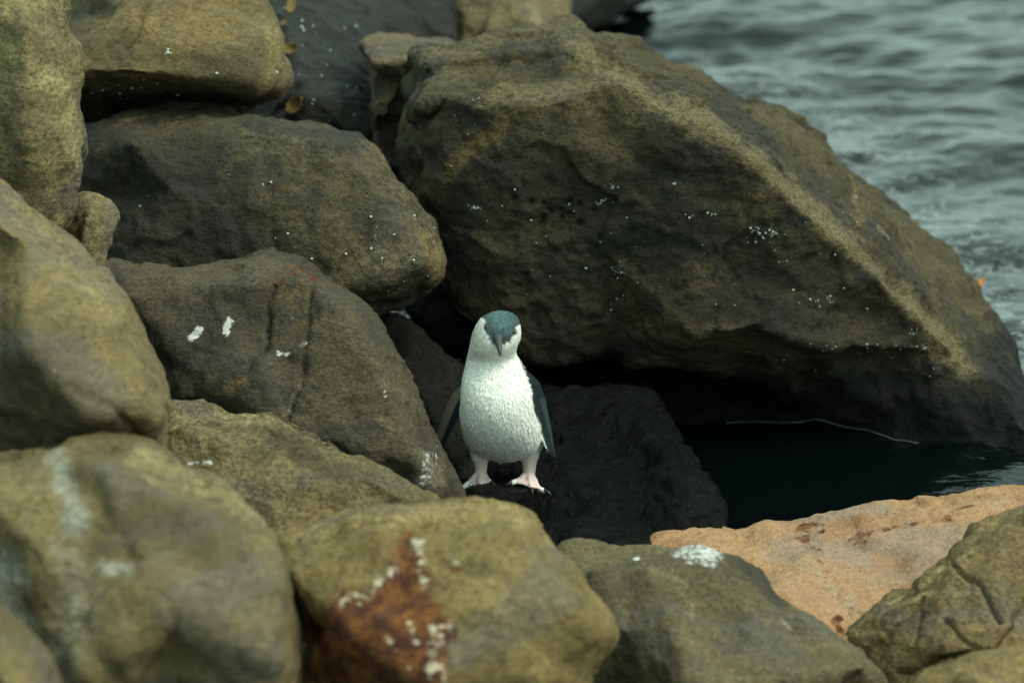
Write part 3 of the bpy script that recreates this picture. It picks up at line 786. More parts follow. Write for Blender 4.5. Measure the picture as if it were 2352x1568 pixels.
# wet stones round the bird, their dark colour also carrying shade of the gaps
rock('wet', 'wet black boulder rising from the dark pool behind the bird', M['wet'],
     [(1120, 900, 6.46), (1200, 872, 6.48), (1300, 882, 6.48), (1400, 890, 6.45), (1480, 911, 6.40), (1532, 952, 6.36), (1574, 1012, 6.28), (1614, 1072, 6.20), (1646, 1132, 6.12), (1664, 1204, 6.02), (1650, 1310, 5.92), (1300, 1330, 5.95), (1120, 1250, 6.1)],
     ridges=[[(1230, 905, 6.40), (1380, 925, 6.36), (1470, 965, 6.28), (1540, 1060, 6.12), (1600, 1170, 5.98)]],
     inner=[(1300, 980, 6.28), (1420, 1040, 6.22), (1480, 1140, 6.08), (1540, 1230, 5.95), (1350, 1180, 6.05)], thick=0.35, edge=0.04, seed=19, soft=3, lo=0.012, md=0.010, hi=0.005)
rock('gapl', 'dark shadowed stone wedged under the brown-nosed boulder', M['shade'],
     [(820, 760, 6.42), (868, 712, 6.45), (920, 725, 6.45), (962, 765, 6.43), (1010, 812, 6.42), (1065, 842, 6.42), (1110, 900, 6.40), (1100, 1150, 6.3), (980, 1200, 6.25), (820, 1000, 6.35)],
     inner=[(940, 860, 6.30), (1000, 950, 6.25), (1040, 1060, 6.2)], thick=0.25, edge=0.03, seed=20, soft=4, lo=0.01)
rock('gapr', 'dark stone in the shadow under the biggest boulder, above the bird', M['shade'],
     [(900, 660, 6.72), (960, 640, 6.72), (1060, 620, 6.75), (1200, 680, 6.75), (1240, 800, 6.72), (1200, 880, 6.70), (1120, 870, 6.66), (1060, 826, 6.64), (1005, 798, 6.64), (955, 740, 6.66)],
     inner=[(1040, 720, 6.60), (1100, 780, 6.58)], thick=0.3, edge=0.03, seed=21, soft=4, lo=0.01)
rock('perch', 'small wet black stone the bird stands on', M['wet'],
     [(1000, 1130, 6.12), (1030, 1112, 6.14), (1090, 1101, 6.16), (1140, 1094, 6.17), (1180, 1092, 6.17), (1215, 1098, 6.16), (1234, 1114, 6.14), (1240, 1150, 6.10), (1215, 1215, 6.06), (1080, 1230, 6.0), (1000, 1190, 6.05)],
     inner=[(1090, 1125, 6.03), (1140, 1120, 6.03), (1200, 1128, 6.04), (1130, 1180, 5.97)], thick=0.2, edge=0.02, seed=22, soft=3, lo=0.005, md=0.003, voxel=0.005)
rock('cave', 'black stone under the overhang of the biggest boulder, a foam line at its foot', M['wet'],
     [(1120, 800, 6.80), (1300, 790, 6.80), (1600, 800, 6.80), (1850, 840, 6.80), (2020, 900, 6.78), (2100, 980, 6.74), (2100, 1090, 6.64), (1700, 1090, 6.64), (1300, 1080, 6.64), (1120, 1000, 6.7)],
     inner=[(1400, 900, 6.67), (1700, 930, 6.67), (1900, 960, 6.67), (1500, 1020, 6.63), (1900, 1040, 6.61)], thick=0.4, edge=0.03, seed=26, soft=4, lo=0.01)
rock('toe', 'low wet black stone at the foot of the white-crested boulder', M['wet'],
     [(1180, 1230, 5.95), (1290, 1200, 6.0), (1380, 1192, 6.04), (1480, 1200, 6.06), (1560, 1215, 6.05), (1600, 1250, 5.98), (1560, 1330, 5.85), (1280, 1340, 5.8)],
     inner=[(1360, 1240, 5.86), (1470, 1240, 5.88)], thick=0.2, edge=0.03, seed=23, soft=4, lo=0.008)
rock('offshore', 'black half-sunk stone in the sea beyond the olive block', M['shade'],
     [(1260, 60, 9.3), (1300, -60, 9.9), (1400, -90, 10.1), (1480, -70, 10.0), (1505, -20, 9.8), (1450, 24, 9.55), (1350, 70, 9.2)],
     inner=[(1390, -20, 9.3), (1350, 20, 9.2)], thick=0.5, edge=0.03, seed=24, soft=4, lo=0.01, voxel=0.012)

# ------------------------------------------------------------------ rubble bed under the stones
bed_mat = simple_mat('bed', (0.022, 0.022, 0.018), 0.9, 0.4, 12, bump=0.6)
xs = np.linspace(-6, 8, 181)
ys = np.linspace(-9, 9, 211)
X, Y = np.meshgrid(xs, ys)
Z = np.where(Y < -0.45, -0.35 + (-0.45 - Y) * 0.6, -0.35 - np.clip(Y - 0.6, 0, 4) * 0.35)
Z = np.minimum(Z, 0.36)
Z = np.maximum(Z, -0.35 + 0.85 * sstep(-1.0, -1.7, X) * sstep(5.0, 2.5, Y))      # the bank goes on to the left
bq = np.stack([X.ravel() * 2, Y.ravel() * 2, X.ravel() * 0], 1)
Z = Z + (0.05 * fbm(bq, 4) + 0.16 * sstep(0, 1, np.clip(-0.9 - X.ravel(), 0, 1)) * facets(bq, 0.9, 77)).reshape(Z.shape)
nx = len(xs)
fc = [(j * nx + i, j * nx + i + 1, (j + 1) * nx + i + 1, (j + 1) * nx + i) for j in range(len(ys) - 1) for i in range(nx - 1)]
bed = new_obj('ground', mesh_from('ground', np.stack([X.ravel(), Y.ravel(), Z.ravel()], 1), fc), bed_mat)
bed['kind'] = 'structure'
bed['label'] = 'dark rubble bed under the boulders'

# more of the same sea wall along the bank, past the left edge of the view
BANK = {'left': 'a smooth brown rounded flank', 'tall': 'a tall narrow tan-olive shape', 'guano': 'a white patch on its crest', 'fore': 'long pale streaks',
        'block': 'square edges and a flat underside', 'stain': 'a rust-red crusted patch', 'lower': 'streaky tan layers', 'mid': 'a dark grey face'}
for (src, x_, y_, z_, rz, sc_) in [('left', -1.75, -0.4, 0.30, 2.0, 1.0), ('tall', -1.75, 0.55, 0.15, 2.6, 1.0), ('guano', -2.1, 1.3, 0.1, 1.1, 1.0), ('fore', -1.9, -1.35, 0.25, 2.9, 0.95),
                                   ('block', -1.95, 2.2, 0.1, 0.7, 1.0), ('stain', -2.7, 0.2, 0.3, 3.6, 1.0), ('lower', -2.7, -0.9, 0.35, 0.4, 1.2), ('mid', -2.9, 1.4, 0.2, 4.0, 0.9)]:
    o = ROCKS[src].copy()
    COL.objects.link(o)
    o.location = (x_, y_, z_ - 0.15)
    o.rotation_euler = (0, 0, rz)
    o.scale = (sc_,) * 3
    o['label'] = 'boulder further along the bank with ' + BANK[src]
    o['group'] = 'boulders further along the bank'

# ------------------------------------------------------------------ sea
def axis(a, b, step, outs):
    c = list(np.arange(a, b, step))
    s, x = step, b
    hi = []
    while x < outs[1]:
        hi.append(x); s *= 1.22; x += s
    s, x = step, a
    lo = []
    while x > outs[0]:
        s *= 1.22; x -= s; lo.append(x)
    return np.array(lo[::-1] + c + hi + [outs[1]])


wx = axis(-0.1, 2.3, 0.0085, (-900, 900))
wy = axis(-0.35, 5.2, 0.014, (-2.5, 1800))
WX, WY = np.meshgrid(wx, wy)
fx, fy = WX.ravel(), WY.ravel()
rw = np.random.RandomState(11)
near = 1 / (1 + (np.hypot(fx - 1, fy - 1.5) / 14)**2)
q = np.stack([fx, fy, fx * 0], 1)
wpx = fx + 0.10 * fbm(q * 1.6, 2)
wpy = fy + 0.10 * fbm(q * 1.6 + 9.1, 2)
hgt = np.zeros(len(fx))
for k in range(46):
    lam = 0.065 * (14 ** (rw.rand() ** 1.25))
    th = rw.normal(math.radians(112), 0.62)
    kk = 2 * math.pi / lam
    ph = kk * (wpx * math.cos(th) + wpy * math.sin(th)) + rw.rand() * 6.28
    amp = 0.0056 * lam ** 0.95 / 0.3 ** 0.0
    hgt += amp * (1 - np.abs(np.sin(ph * 0.5)) * 1.6 if k % 5 == 0 else np.sin(ph))
hgt += 0.006 * fbm(q * np.array([2.6, 4.2, 1]) + 3, 4, 0.5, True)
# sheltered water between the stones lies almost still
calm = sstep(0.55, 0.95, fx + 0.55 * (fy - 0.35)) * 0.5 + 0.5 * sstep(0.7, 1.35, fx + 0.9 * (fy - 0.3))
calm = np.maximum(calm, 0.035)
hgt = hgt * calm * near
# lacy foam where the swell runs off the big stone
edge_line = [tuple(P(a_, b_, dz(b_, 0.0))[:2]) for a_, b_ in ((1700, 230), (1945, 392), (2122, 532), (2274, 722), (2360, 870))]
ed = poly_dist(fx, fy, edge_line)
foam = np.clip(1 - ed / 0.7, 0, 1)
nxw = len(wx)
ii = np.arange(len(wy) - 1)[:, None] * nxw + np.arange(nxw - 1)[None, :]
ii = ii.ravel()
fcw = np.stack([ii, ii + 1, ii + nxw + 1, ii + nxw], 1)
wme = mesh_from('sea', np.stack([fx, fy, hgt], 1), fcw)
color_attr(wme, 'Foam', np.stack([foam, foam, foam], 1))
N = NT('sea_water')
tc = N.n('ShaderNodeTexCoord')
mp = N.n('ShaderNodeMapping')
mp.inputs['Rotation'].default_value = (0, 0, math.radians(18))
mp.inputs['Scale'].default_value = (0.55, 1.0, 1.0)
N.lk(tc.outputs['Object'], mp.inputs[0])
fa = N.n('ShaderNodeVertexColor', layer_name='Foam')
rp = N.noise(mp.outputs[0], 30, 3, 0.5, 0.6)
rp2 = N.noise(mp.outputs[0], 75, 2, 0.5, 0.3)
lace = N.noise(mp.outputs[0], 9, 4, 0.55, 1.6)
lace = N.math('ABSOLUTE', N.math('SUBTRACT', lace, 0.5))
lace = N.ramp(lace, 0.0, 0.022, 1, 0)
lace2 = N.math('ABSOLUTE', N.math('SUBTRACT', N.noise(mp.outputs[0], 24, 3, 0.5, 1.0), 0.5))
lace = N.math('MAXIMUM', lace, N.math('MULTIPLY', N.ramp(lace2, 0.0, 0.03, 1, 0), 0.6))
fm = N.math('MULTIPLY', lace, N.ramp(fa.outputs[0], 0.25, 1.0, 0, 0.5))
N.lk(N.mix(fm, (0.0008, 0.0026, 0.0026), (0.35, 0.4, 0.38)), N.bsdf.inputs['Base Color'])
N.lk(N.ramp(fm, 0, 1, 0.07, 0.6), N.bsdf.inputs['Roughness'])
N.bsdf.inputs['IOR'].default_value = 1.333
N.lk(N.bump(N.math('ADD', rp, N.math('MULTIPLY', rp2, 0.3)), 0.18, 0.02), N.bsdf.inputs['Normal'])
sea = new_obj('sea', wme, N.m)
sea['kind'] = 'structure'
sea['label'] = 'grey-green rippled sea water'

# ------------------------------------------------------------------ penguin
S = 2352.0 / 3840.0
RNG = np.random.RandomState(5)


def PQ(x, y, d):
    return P(np.asarray(x, float) * S, np.asarray(y, float) * S, d)


def depth_at_y(yv, yw):
    """depth where the picture row (3840 scale) meets the vertical plane y = yw"""
    v = yv * S
    return (yw - CAMn[1]) / (math.cos(PITCH) - (v - 784) * K * math.sin(PITCH))


PX0 = 0.0
rings = [  # row, left, right, plane y, half thickness front/back
    (1176, 1858, 1902, -0.006, 0.012), (1181, 1835, 1922, -0.010, 0.024), (1195, 1808, 1940, -0.013, 0.036), (1217, 1788, 1950, -0.016, 0.044),
    (1248, 1773, 1954, -0.019, 0.048), (1276, 1766, 1948, -0.020, 0.048), (1296, 1762, 1940, -0.017, 0.045), (1312, 1759, 1936, -0.008, 0.041), (1332, 1754, 1938, 0.000, 0.040),
    (1352, 1750, 1950, 0.000, 0.044), (1375, 1745, 1966, -0.003, 0.051), (1405, 1738, 1982, -0.010, 0.059), (1438, 1733, 1998, -0.016, 0.066), (1470, 1729, 2008, -0.019, 0.070), (1505, 1727, 2014, -0.018, 0.073),
    (1540, 1725, 2020, -0.013, 0.075), (1575, 1726, 2030, -0.004, 0.076), (1610, 1731, 2038, 0.010, 0.075), (1640, 1738, 2041, 0.023, 0.071),
    (1664, 1748, 2036, 0.036, 0.065), (1684, 1766, 2022, 0.047, 0.056), (1698, 1795, 1995, 0.054, 0.044), (1707, 1840, 1955, 0.058, 0.026)]
pv, pf = [], []


def add_loft(sections, cap=True):
    """sections: list of (n,3) rings"""
    b = len(pv)
    n = len(sections[0])
    for s in sections:
        pv.extend([tuple(p) for p in s])
    for k in range(len(sections) - 1):
        for i in range(n):
            j = (i + 1) % n
            pf.append((b + k * n + i, b + k * n + j, b + (k + 1) * n + j, b + (k + 1) * n + i))
    if cap:
        pf.append(tuple(b + i for i in range(n))[::-1])
        pf.append(tuple(b + (len(sections) - 1) * n + i for i in range(n)))


ra = np.array(rings, float)
tt = np.concatenate([[0], np.cumsum(np.abs(np.diff(ra[:, 0])) + 4)])
tq = np.linspace(0, tt[-1], 90)


def cubic(yv_):
    m_ = np.gradient(yv_, tt)
    k_ = np.clip(np.searchsorted(tt, tq, 'right') - 1, 0, len(tt) - 2)
    h_ = tt[k_ + 1] - tt[k_]
    t_ = (tq - tt[k_]) / h_
    return ((2 * t_**3 - 3 * t_**2 + 1) * yv_[k_] + (t_**3 - 2 * t_**2 + t_) * h_ * m_[k_] + (3 * t_**2 - 2 * t_**3) * yv_[k_ + 1] + (t_**3 - t_**2) * h_ * m_[k_ + 1])


dense = np.stack([cubic(ra[:, i]) for i in range(5)], 1)
ang = np.linspace(0, 2 * math.pi, 40, endpoint=False)
secs = []
for (yv, xl, xr, yw, b) in dense[::-1]:
    d = depth_at_y(yv, yw)
    c = PQ((xl + xr) / 2, yv, d)
    hw = (xr - xl) / 2 * S * K * d
    secs.append(np.stack([c[0] + hw * np.cos(ang), c[1] + b * np.sin(ang), np.full(40, c[2])], 1))
add_loft(secs)


def tube(path, radii, n=14, flat=None):
    """round tapering tube; flat = (direction, ratio) flattens it"""
    path = [np.array(p, float) for p in path]
    out = []
    for k, p in enumerate(path):
        t = path[min(k + 1, len(path) - 1)] - path[max(k - 1, 0)]
        t /= np.linalg.norm(t)
        a = np.cross(t, [0.31, 0.9, 0.2]); a /= np.linalg.norm(a)
        b_ = np.cross(t, a)
        an = np.linspace(0, 2 * math.pi, n, endpoint=False)
        out.append(p + radii[k] * (np.cos(an)[:, None] * a + np.sin(an)[:, None] * b_))
    return out


# flippers: blades that hang from the shoulders
def flipper(path, chord, thick, adeg):
    out = []
    an = np.linspace(0, 2 * math.pi, 20, endpoint=False)
    for p, c, t, a in zip(path, chord, thick, adeg):
        a = math.radians(a)
        cx = np.array([math.cos(a), math.sin(a), 0])
        nx_ = np.array([-math.sin(a), math.cos(a), 0])
        ca, sa = np.cos(an), np.sin(an)
        out.append(np.array(p) + c * ca[:, None] * cx + t * sa[:, None] * nx_)
    return out


fr_rows = [(1962, 1405, 0.022), (1992, 1446, 0.020), (2014, 1500, 0.018), (2030, 1555, 0.014), (2044, 1610, 0.010), (2058, 1660, 0.006), (2070, 1695, 0.003), (2077, 1714, 0.002)]
fr_path = [PQ(x, y, depth_at_y(y, yw)) for x, y, yw in fr_rows]
add_loft(flipper(fr_path, [0.018, 0.026, 0.027, 0.026, 0.024, 0.019, 0.012, 0.005], [0.010, 0.008, 0.0055, 0.0045, 0.004, 0.0035, 0.003, 0.002], [50, 55, 58, 62, 64, 66, 66, 66]))
fl_rows = [(1752, 1452, 0.020), (1722, 1490, 0.018), (1700, 1530, 0.016), (1682, 1575, 0.012), (1664, 1620, 0.010), (1648, 1660, 0.006), (1636, 1700, 0.004), (1630, 1722, 0.003)]
fl_path = [PQ(x, y, depth_at_y(y, yw)) for x, y, yw in fl_rows]
add_loft(flipper(fl_path, [0.018, 0.024, 0.026, 0.026, 0.024, 0.019, 0.012, 0.005], [0.010, 0.008, 0.0055, 0.0045, 0.004, 0.0035, 0.003, 0.002], [-55, -60, -62, -64, -66, -66, -66, -66]))
# tail
tl = PQ(1885, 1690, depth_at_y(1690, 0.075))
add_loft(tube([tl + np.array([0, -0.03, 0.02]), tl, tl + np.array([0, 0.03, -0.02])], [0.03, 0.022, 0.008]))

# legs and webbed feet
PB = BVH['perch']


def ground_z(x, y):
    r = PB.ray_cast(Vector((x, y, 2)), Vector((0, 0, -1)))
    return r[0].z if r[0] is not None else None


def foot(hipx, hipy, ankx, anky, toes, yw):
    hip = PQ(hipx, hipy, depth_at_y(hipy, yw))
    ank = PQ(ankx, anky, depth_at_y(anky, yw - 0.004))
    gz = ground_z(ank[0], ank[1] - 0.01) or ground_z(ank[0] - 0.02, ank[1] - 0.01) or ank[2] - 0.014
    low = ank.copy()
    low[2] = gz + 0.012
    mid = hip * 0.5 + low * 0.5
    add_loft(tube([hip + np.array([0, 0, 0.025]), hip, mid, low + np.array([0, 0.0, 0.006]), low + np.array([0, -0.006, -0.004])], [0.026, 0.0195, 0.0135, 0.0115, 0.0125]))
    tips = []
    for (dx, dy, L) in toes:
        dv_ = np.array([dx, dy, 0.0]); dv_ /= np.linalg.norm(dv_)
        t1 = low + dv_ * L * 0.5
        t2 = low + dv_ * L
        g1 = min(max(ground_z(t1[0], t1[1]) or gz - 0.006, gz - 0.014), gz + 0.003)
        g2 = min(max(ground_z(t2[0], t2[1]) or gz - 0.012, gz - 0.022), gz + 0.003)
        t1[2] = g1 + 0.0085
        t2[2] = g2 + 0.0065
        add_loft(tube([low + np.array([0, 0.004, 0.002]), low * 0.5 + t1 * 0.5 + np.array([0, 0, 0.003]), t1, t2], [0.0095, 0.0085, 0.0068, 0.0045], 10))
        tips.append((t1, t2, dv_))
    # web between neighbouring toes
    for a, b in zip(tips[:-1], tips[1:]):
        m = (a[1] + b[1]) / 2 * 0.8 + low * 0.2
        q_ = [low, a[0] * 0.3 + a[1] * 0.7, m, b[0] * 0.3 + b[1] * 0.7]
        up_ = np.array([0, 0, 0.0025])
        s_ = len(pv)
        for z_ in (-1, 1):
            pv.extend([tuple(p + z_ * up_) for p in q_])
        pf.extend([(s_ + 3, s_ + 2, s_ + 1, s_), (s_ + 4, s_ + 5, s_ + 6, s_ + 7)])
        for k in range(4):
            j = (k + 1) % 4
            pf.append((s_ + k, s_ + j, s_ + 4 + j, s_ + 4 + k))
    return tips


tipsL = foot(1802, 1700, 1803, 1782, [(-0.75, -0.75, 0.050), (-0.05, -1, 0.046), (0.55, -0.8, 0.038)], 0.022)
tipsR = foot(1985, 1700, 1984, 1772, [(-0.75, -0.55, 0.044), (0.1, -1, 0.046), (0.75, -0.75, 0.046)], 0.022)

pme = remesh(pv, pf, 0.0015, 9)
co, no = get_co(pme), get_no(pme)
fz = fbm(co * 330, 2, 0.6)
set_co(pme, co + no * (0.0007 * fbm(co * np.array([80, 80, 30]), 3) + 0.0004 * fz)[:, None])
co, no = get_co(pme), get_no(pme)
u, v, d = proj(co)
x, y = u / S, v / S
jit = 3.2 * fbm(co * 120, 3)
jx, jy = x + jit * 1.6, y + jit * 1.2
WHITE, CREAM = np.array([0.74, 0.75, 0.69]), np.array([0.66, 0.64, 0.55])
BLUE, DKBLUE = np.array([0.058, 0.100, 0.102]), np.array([0.0065, 0.0135, 0.0155])
GREY, PINK, BLACK = np.array([0.20, 0.20, 0.19]), np.array([0.66, 0.53, 0.50]), np.array([0.012, 0.013, 0.013])
rgb = np.tile(WHITE, (len(co), 1))


def lay(mask, col):
    global rgb
    m = np.clip(mask, 0, 1)[:, None]
    rgb = rgb * (1 - m) + col * m


# grey flecks on the throat and cheeks
fleck = sstep(0.12, 0.45, fbm(co * np.array([260, 260, 130]) + 4, 2, 0.7))
lay(fleck * 0.5 * sstep(1300, 1350, y) * sstep(1440, 1385, y), GREY)
lay(0.55 * sstep(0.0, 0.5, fbm(co * np.array([230, 230, 110]), 2, 0.7)) * sstep(1850, 1790, x) * sstep(1330, 1270, y) * sstep(1190, 1215, y), GREY)
lay(0.5 * sstep(0.05, 0.5, fbm(co * np.array([230, 230, 110]) + 7, 2, 0.7)) * sstep(1925, 1940, x) * sstep(1345, 1250, y), GREY)
lay(0.35 * sstep(1300, 1250, y) * sstep(1800, 1770, x), GREY)
lay(0.42 * sstep(1862, 1815, jx) * sstep(1312, 1285, jy) * sstep(1185, 1205, jy), np.array([0.30, 0.30, 0.27]))
lay(0.25 * sstep(1900, 1925, jx) * sstep(1330, 1290, jy), np.array([0.30, 0.30, 0.27]))
# cap with a point running to the bill
cap = [(1780, 1170), (1802, 1190), (1818, 1201), (1817, 1236), (1824, 1251), (1837, 1265), (1841, 1275), (1850, 1292), (1892, 1293), (1901, 1283), (1915, 1275), (1921, 1264), (1929, 1248), (1935, 1231), (1946, 1221), (1975, 1212), (1975, 1120), (1780, 1120)]
icap = in_poly(jx, jy, cap) & (y < 1300)
capd = poly_dist(jx, jy, cap, True)
cm = np.where(icap, np.clip(capd / 4, 0, 1), 0)
lay(cm, BLUE * 0.72)
lay(cm * sstep(1275, 1215, y) * np.exp(-((x - (1874 + (y - 1230) * 0.05)) / 34)**2) * 0.9, np.array([0.068, 0.135, 0.135]))
lay(cm * 0.8 * sstep(0.0, 0.4, fbm(co * np.array([300, 130, 110]) + 2, 2, 0.7)), np.array([0.022, 0.035, 0.042]))
lay(cm * 0.6 * sstep(0.15, 0.5, fbm(co * np.array([300, 200, 120]) + 12, 2, 0.7)), np.array([0.17, 0.24, 0.23]))
for (ex, ey, r_) in ((1828, 1230, 15), (1926, 1247, 13), (1846, 1266, 15), (1908, 1274, 12)):
    lay(0.75 * sstep(r_, r_ * 0.4, np.hypot(jx - ex, (jy - ey) * 0.8)), np.array([0.055, 0.052, 0.052]))
# back, flank
bx = np.interp(y, [1290, 1331, 1392, 1440, 1500, 1540, 1600, 1700], [1950, 1936, 1960, 1980, 1990, 2000, 2030, 2060])
yb = np.interp(y, [r[0] for r in rings], [r[3] for r in rings])
backm = sstep(0.020, 0.034, co[:, 1] - yb + 0.003 * jit)
dark = np.maximum(sstep(0, 9, jx - bx) * (y > 1300) * (y < 1640), backm * (y < 1690))
lay(dark, DKBLUE * 1.3 + 0.02 * fz[:, None])
lay(dark * 0.4 * sstep(0.1, 0.5, fbm(co * np.array([200, 200, 90]), 2)), BLUE)
# flippers
rp_ = np.array(fr_path); lp_ = np.array(fl_path)


def near_path(path, r):
    b_ = np.full(len(co), 1e9)
    for a, c in zip(path[:-1], path[1:]):
        ab = c - a
        t = np.clip(((co - a) @ ab) / (ab @ ab), 0, 1)
        b_ = np.minimum(b_, np.linalg.norm(co - a - t[:, None] * ab, axis=1))
    return b_ < r


rin = near_path(rp_[1:], 0.032) & (x > np.interp(y, [1400, 1500, 1545, 1600, 1660, 1720], [1972, 1990, 2003, 2022, 2044, 2066]) - 1)
lay(rin * 1.0, DKBLUE * 1.1)
cen = np.interp(y, [p[1] for p in fr_rows], [p[0] for p in fr_rows])
lay(rin * sstep(9, 12, x - cen) * 0.25 * (y > 1490), np.array([0.07, 0.12, 0.12]))
lay(rin * sstep(-10, -13, x - cen) * 0.7 * (y > 1520), np.array([0.18, 0.17, 0.11]))
lin = near_path(lp_[1:], 0.032) & (x < np.interp(y, [1440, 1500, 1560, 1720], [1738, 1729, 1722, 1715]))
lay(lin * 1.0, np.array([0.13, 0.115, 0.08]))
cenl = np.interp(y, [p[1] for p in fl_rows], [p[0] for p in fl_rows])
lay(lin * sstep(1, 6, x - cenl), DKBLUE)
# legs and feet
zg = co[:, 2]
leg = sstep(1712, 1728, jy) * (np.abs(x - 1802) < 48) + sstep(1705, 1722, jy) * (np.abs(x - 1984) < 48)
leg = np.clip(leg, 0, 1) * (zg < 0.215)
lay(leg, PINK * (1 + 0.12 * fz[:, None]))
color_attr(pme, 'Plumage', rgb)
pme.polygons.foreach_set('use_smooth', np.ones(len(pme.polygons), bool))

N = NT('plumage')
tc = N.n('ShaderNodeTexCoord')
ca = N.n('ShaderNodeVertexColor', layer_name='Plumage')
mp = N.n('ShaderNodeMapping')
mp.inputs['Scale'].default_value = (1, 1, 0.35)
N.lk(tc.outputs['Object'], mp.inputs[0])
n1 = N.noise(mp.outputs[0], 260, 3, 0.6)
n2 = N.noise(mp.outputs[0], 900, 2, 0.6)
g = N.ramp(N.math('ADD', N.math('MULTIPLY', n1, 0.6), N.math('MULTIPLY', n2, 0.4)), 0.3, 0.7, 0.78, 1.1)
gc = N.n('ShaderNodeCombineColor')
for i in range(3):
    N.lk(g, gc.inputs[i])
N.lk(N.mix(1.0, ca.outputs[0], gc.outputs[0], 'MULTIPLY'), N.bsdf.inputs['Base Color'])
N.bsdf.inputs['Roughness'].default_value = 0.62
N.bsdf.inputs['Specular IOR Level'].default_value = 0.10
N.bsdf.inputs['Sheen Weight'].default_value = 0.04
N.lk(N.bump(N.math('ADD', n1, N.math('MULTIPLY', n2, 0.5)), 0.25, 0.004), N.bsdf.inputs['Normal'])
pbase = np.array([co[:, 0].mean(), co[:, 1].mean(), co[:, 2].min()])
root = bpy.data.objects.new('penguin', None)
COL.objects.link(root)
root.location = pbase
root.empty_display_size = 0.05
root['label'] = 'small white-breasted blue-capped penguin standing on a wet stone'
root['category'] = 'penguin'
set_co(pme, co - pbase)
pme.name = 'body'
body = new_obj('body', pme, N.m, root)
PBVH = BVHTree.FromPolygons([tuple(c) for c in co], [tuple(p.vertices) for p in pme.polygons])


def phit(x_, y_):
    p = P(x_ * S, y_ * S, 1.0)
    r = PBVH.ray_cast(CAM, Vector(p - CAMn).normalized())
    return r[0], r[1]


# short overlapping feathers over the whole bird except legs and bill
rf = np.random.RandomState(31)
ok_ = np.where((leg < 0.3) & (co[:, 2] > pbase[2] + 0.035))[0]
pick = rf.choice(ok_, 22000, replace=False)
fp, fnr, fcx = co[pick], no[pick], rgb[pick]
hx, hy = x[pick], y[pick]
bill_c = PQ(1868, 1275, 5.9)
down = np.tile(np.array([0.0, 0.1, -1.0]), (len(pick), 1))
headm = (hy < 1318)
away = fp - bill_c
away /= np.linalg.norm(away, axis=1)[:, None]
dirv = np.where(headm[:, None], away, down) + rf.normal(size=(len(pick), 3)) * 0.22
dirv -= fnr * (dirv * fnr).sum(1)[:, None]
dirv /= np.linalg.norm(dirv, axis=1)[:, None] + 1e-9
sdv = np.cross(fnr, dirv)
thin = near_path(rp_[1:], 0.03)[pick] | near_path(lp_[1:], 0.03)[pick]
ln = np.where(headm, 0.0052, np.where(thin, 0.0045, 0.0098)) * rf.uniform(0.7, 1.25, len(pick))
wd_ = ln * rf.uniform(0.13, 0.20, len(pick))
lift = np.where(thin, 0.0003, 0.0006) * rf.uniform(0.3, 1.3, len(pick))
fvs = np.stack([fp - fnr * 0.0004, fp + dirv * (ln * 0.55)[:, None] + sdv * wd_[:, None] + fnr * (lift * 0.5)[:, None],
                fp + dirv * ln[:, None] + fnr * lift[:, None], fp + dirv * (ln * 0.55)[:, None] - sdv * wd_[:, None] + fnr * (lift * 0.5)[:, None],
                fp + dirv * (ln * 0.5)[:, None] + fnr * (lift * 0.9)[:, None]], 1).reshape(-1, 3)
k5 = np.arange(len(pick))[:, None] * 5
ffs = np.concatenate([k5 + np.array([[0, 1, 4]]), k5 + np.array([[1, 2, 4]]), k5 + np.array([[2, 3, 4]]), k5 + np.array([[3, 0, 4]])])
fme = mesh_from('feathers', fvs - pbase, ffs)
fcol = np.clip(fcx * rf.normal(1.0, 0.10, (len(pick), 1)), 0.005, 0.85)
color_attr(fme, 'Plumage', np.repeat(fcol, 5, axis=0))
fe = new_obj('feathers', fme, N.m, root)
fe['kind'] = 'stuff'


def part(name, verts, faces, mat, parent=root, off=pbase):
    me = mesh_from(name, np.array(verts) - off, faces)
    return new_obj(name, me, mat, parent)


def loft_mesh(sections):
    vv, ff = [], []
    n = len(sections[0])
    for s in sections:
        vv.extend([tuple(p) for p in s])
    for k in range(len(sections) - 1):
        for i in range(n):
            j = (i + 1) % n
            ff.append((k * n + i, k * n + j, (k + 1) * n + j, (k + 1) * n + i))
    ff.append(tuple(range(n))[::-1])
    ff.append(tuple((len(sections) - 1) * n + i for i in range(n)))
    return vv, ff


# bill: upper mandible with hooked tip over a lower one
bh, bn = phit(1868, 1272)
b0 = np.array(bh)
tip = PQ(1876, 1329, 5.93)
tip = PQ(1876, 1329, (b0 - CAMn) @ Fn - 0.026)
ax = tip - b0
L = np.linalg.norm(ax); ax /= L
sx = np.cross(ax, [0, 0, 1]); sx /= np.linalg.norm(sx)
up_ = np.cross(sx, ax)
an = np.linspace(0, 2 * math.pi, 24, endpoint=False)


def bill(prof):
    out = []
    for (t, w_, h_, lift) in prof:
        c = b0 + ax * L * t + up_ * lift
        s = np.sin(an)
        w_, h_ = w_ * 0.86, h_ * 0.9
        out.append(c + (w_ * np.cos(an))[:, None] * sx + (h_ * np.where(s > 0, s, s * 0.6))[:, None] * up_)
    return out


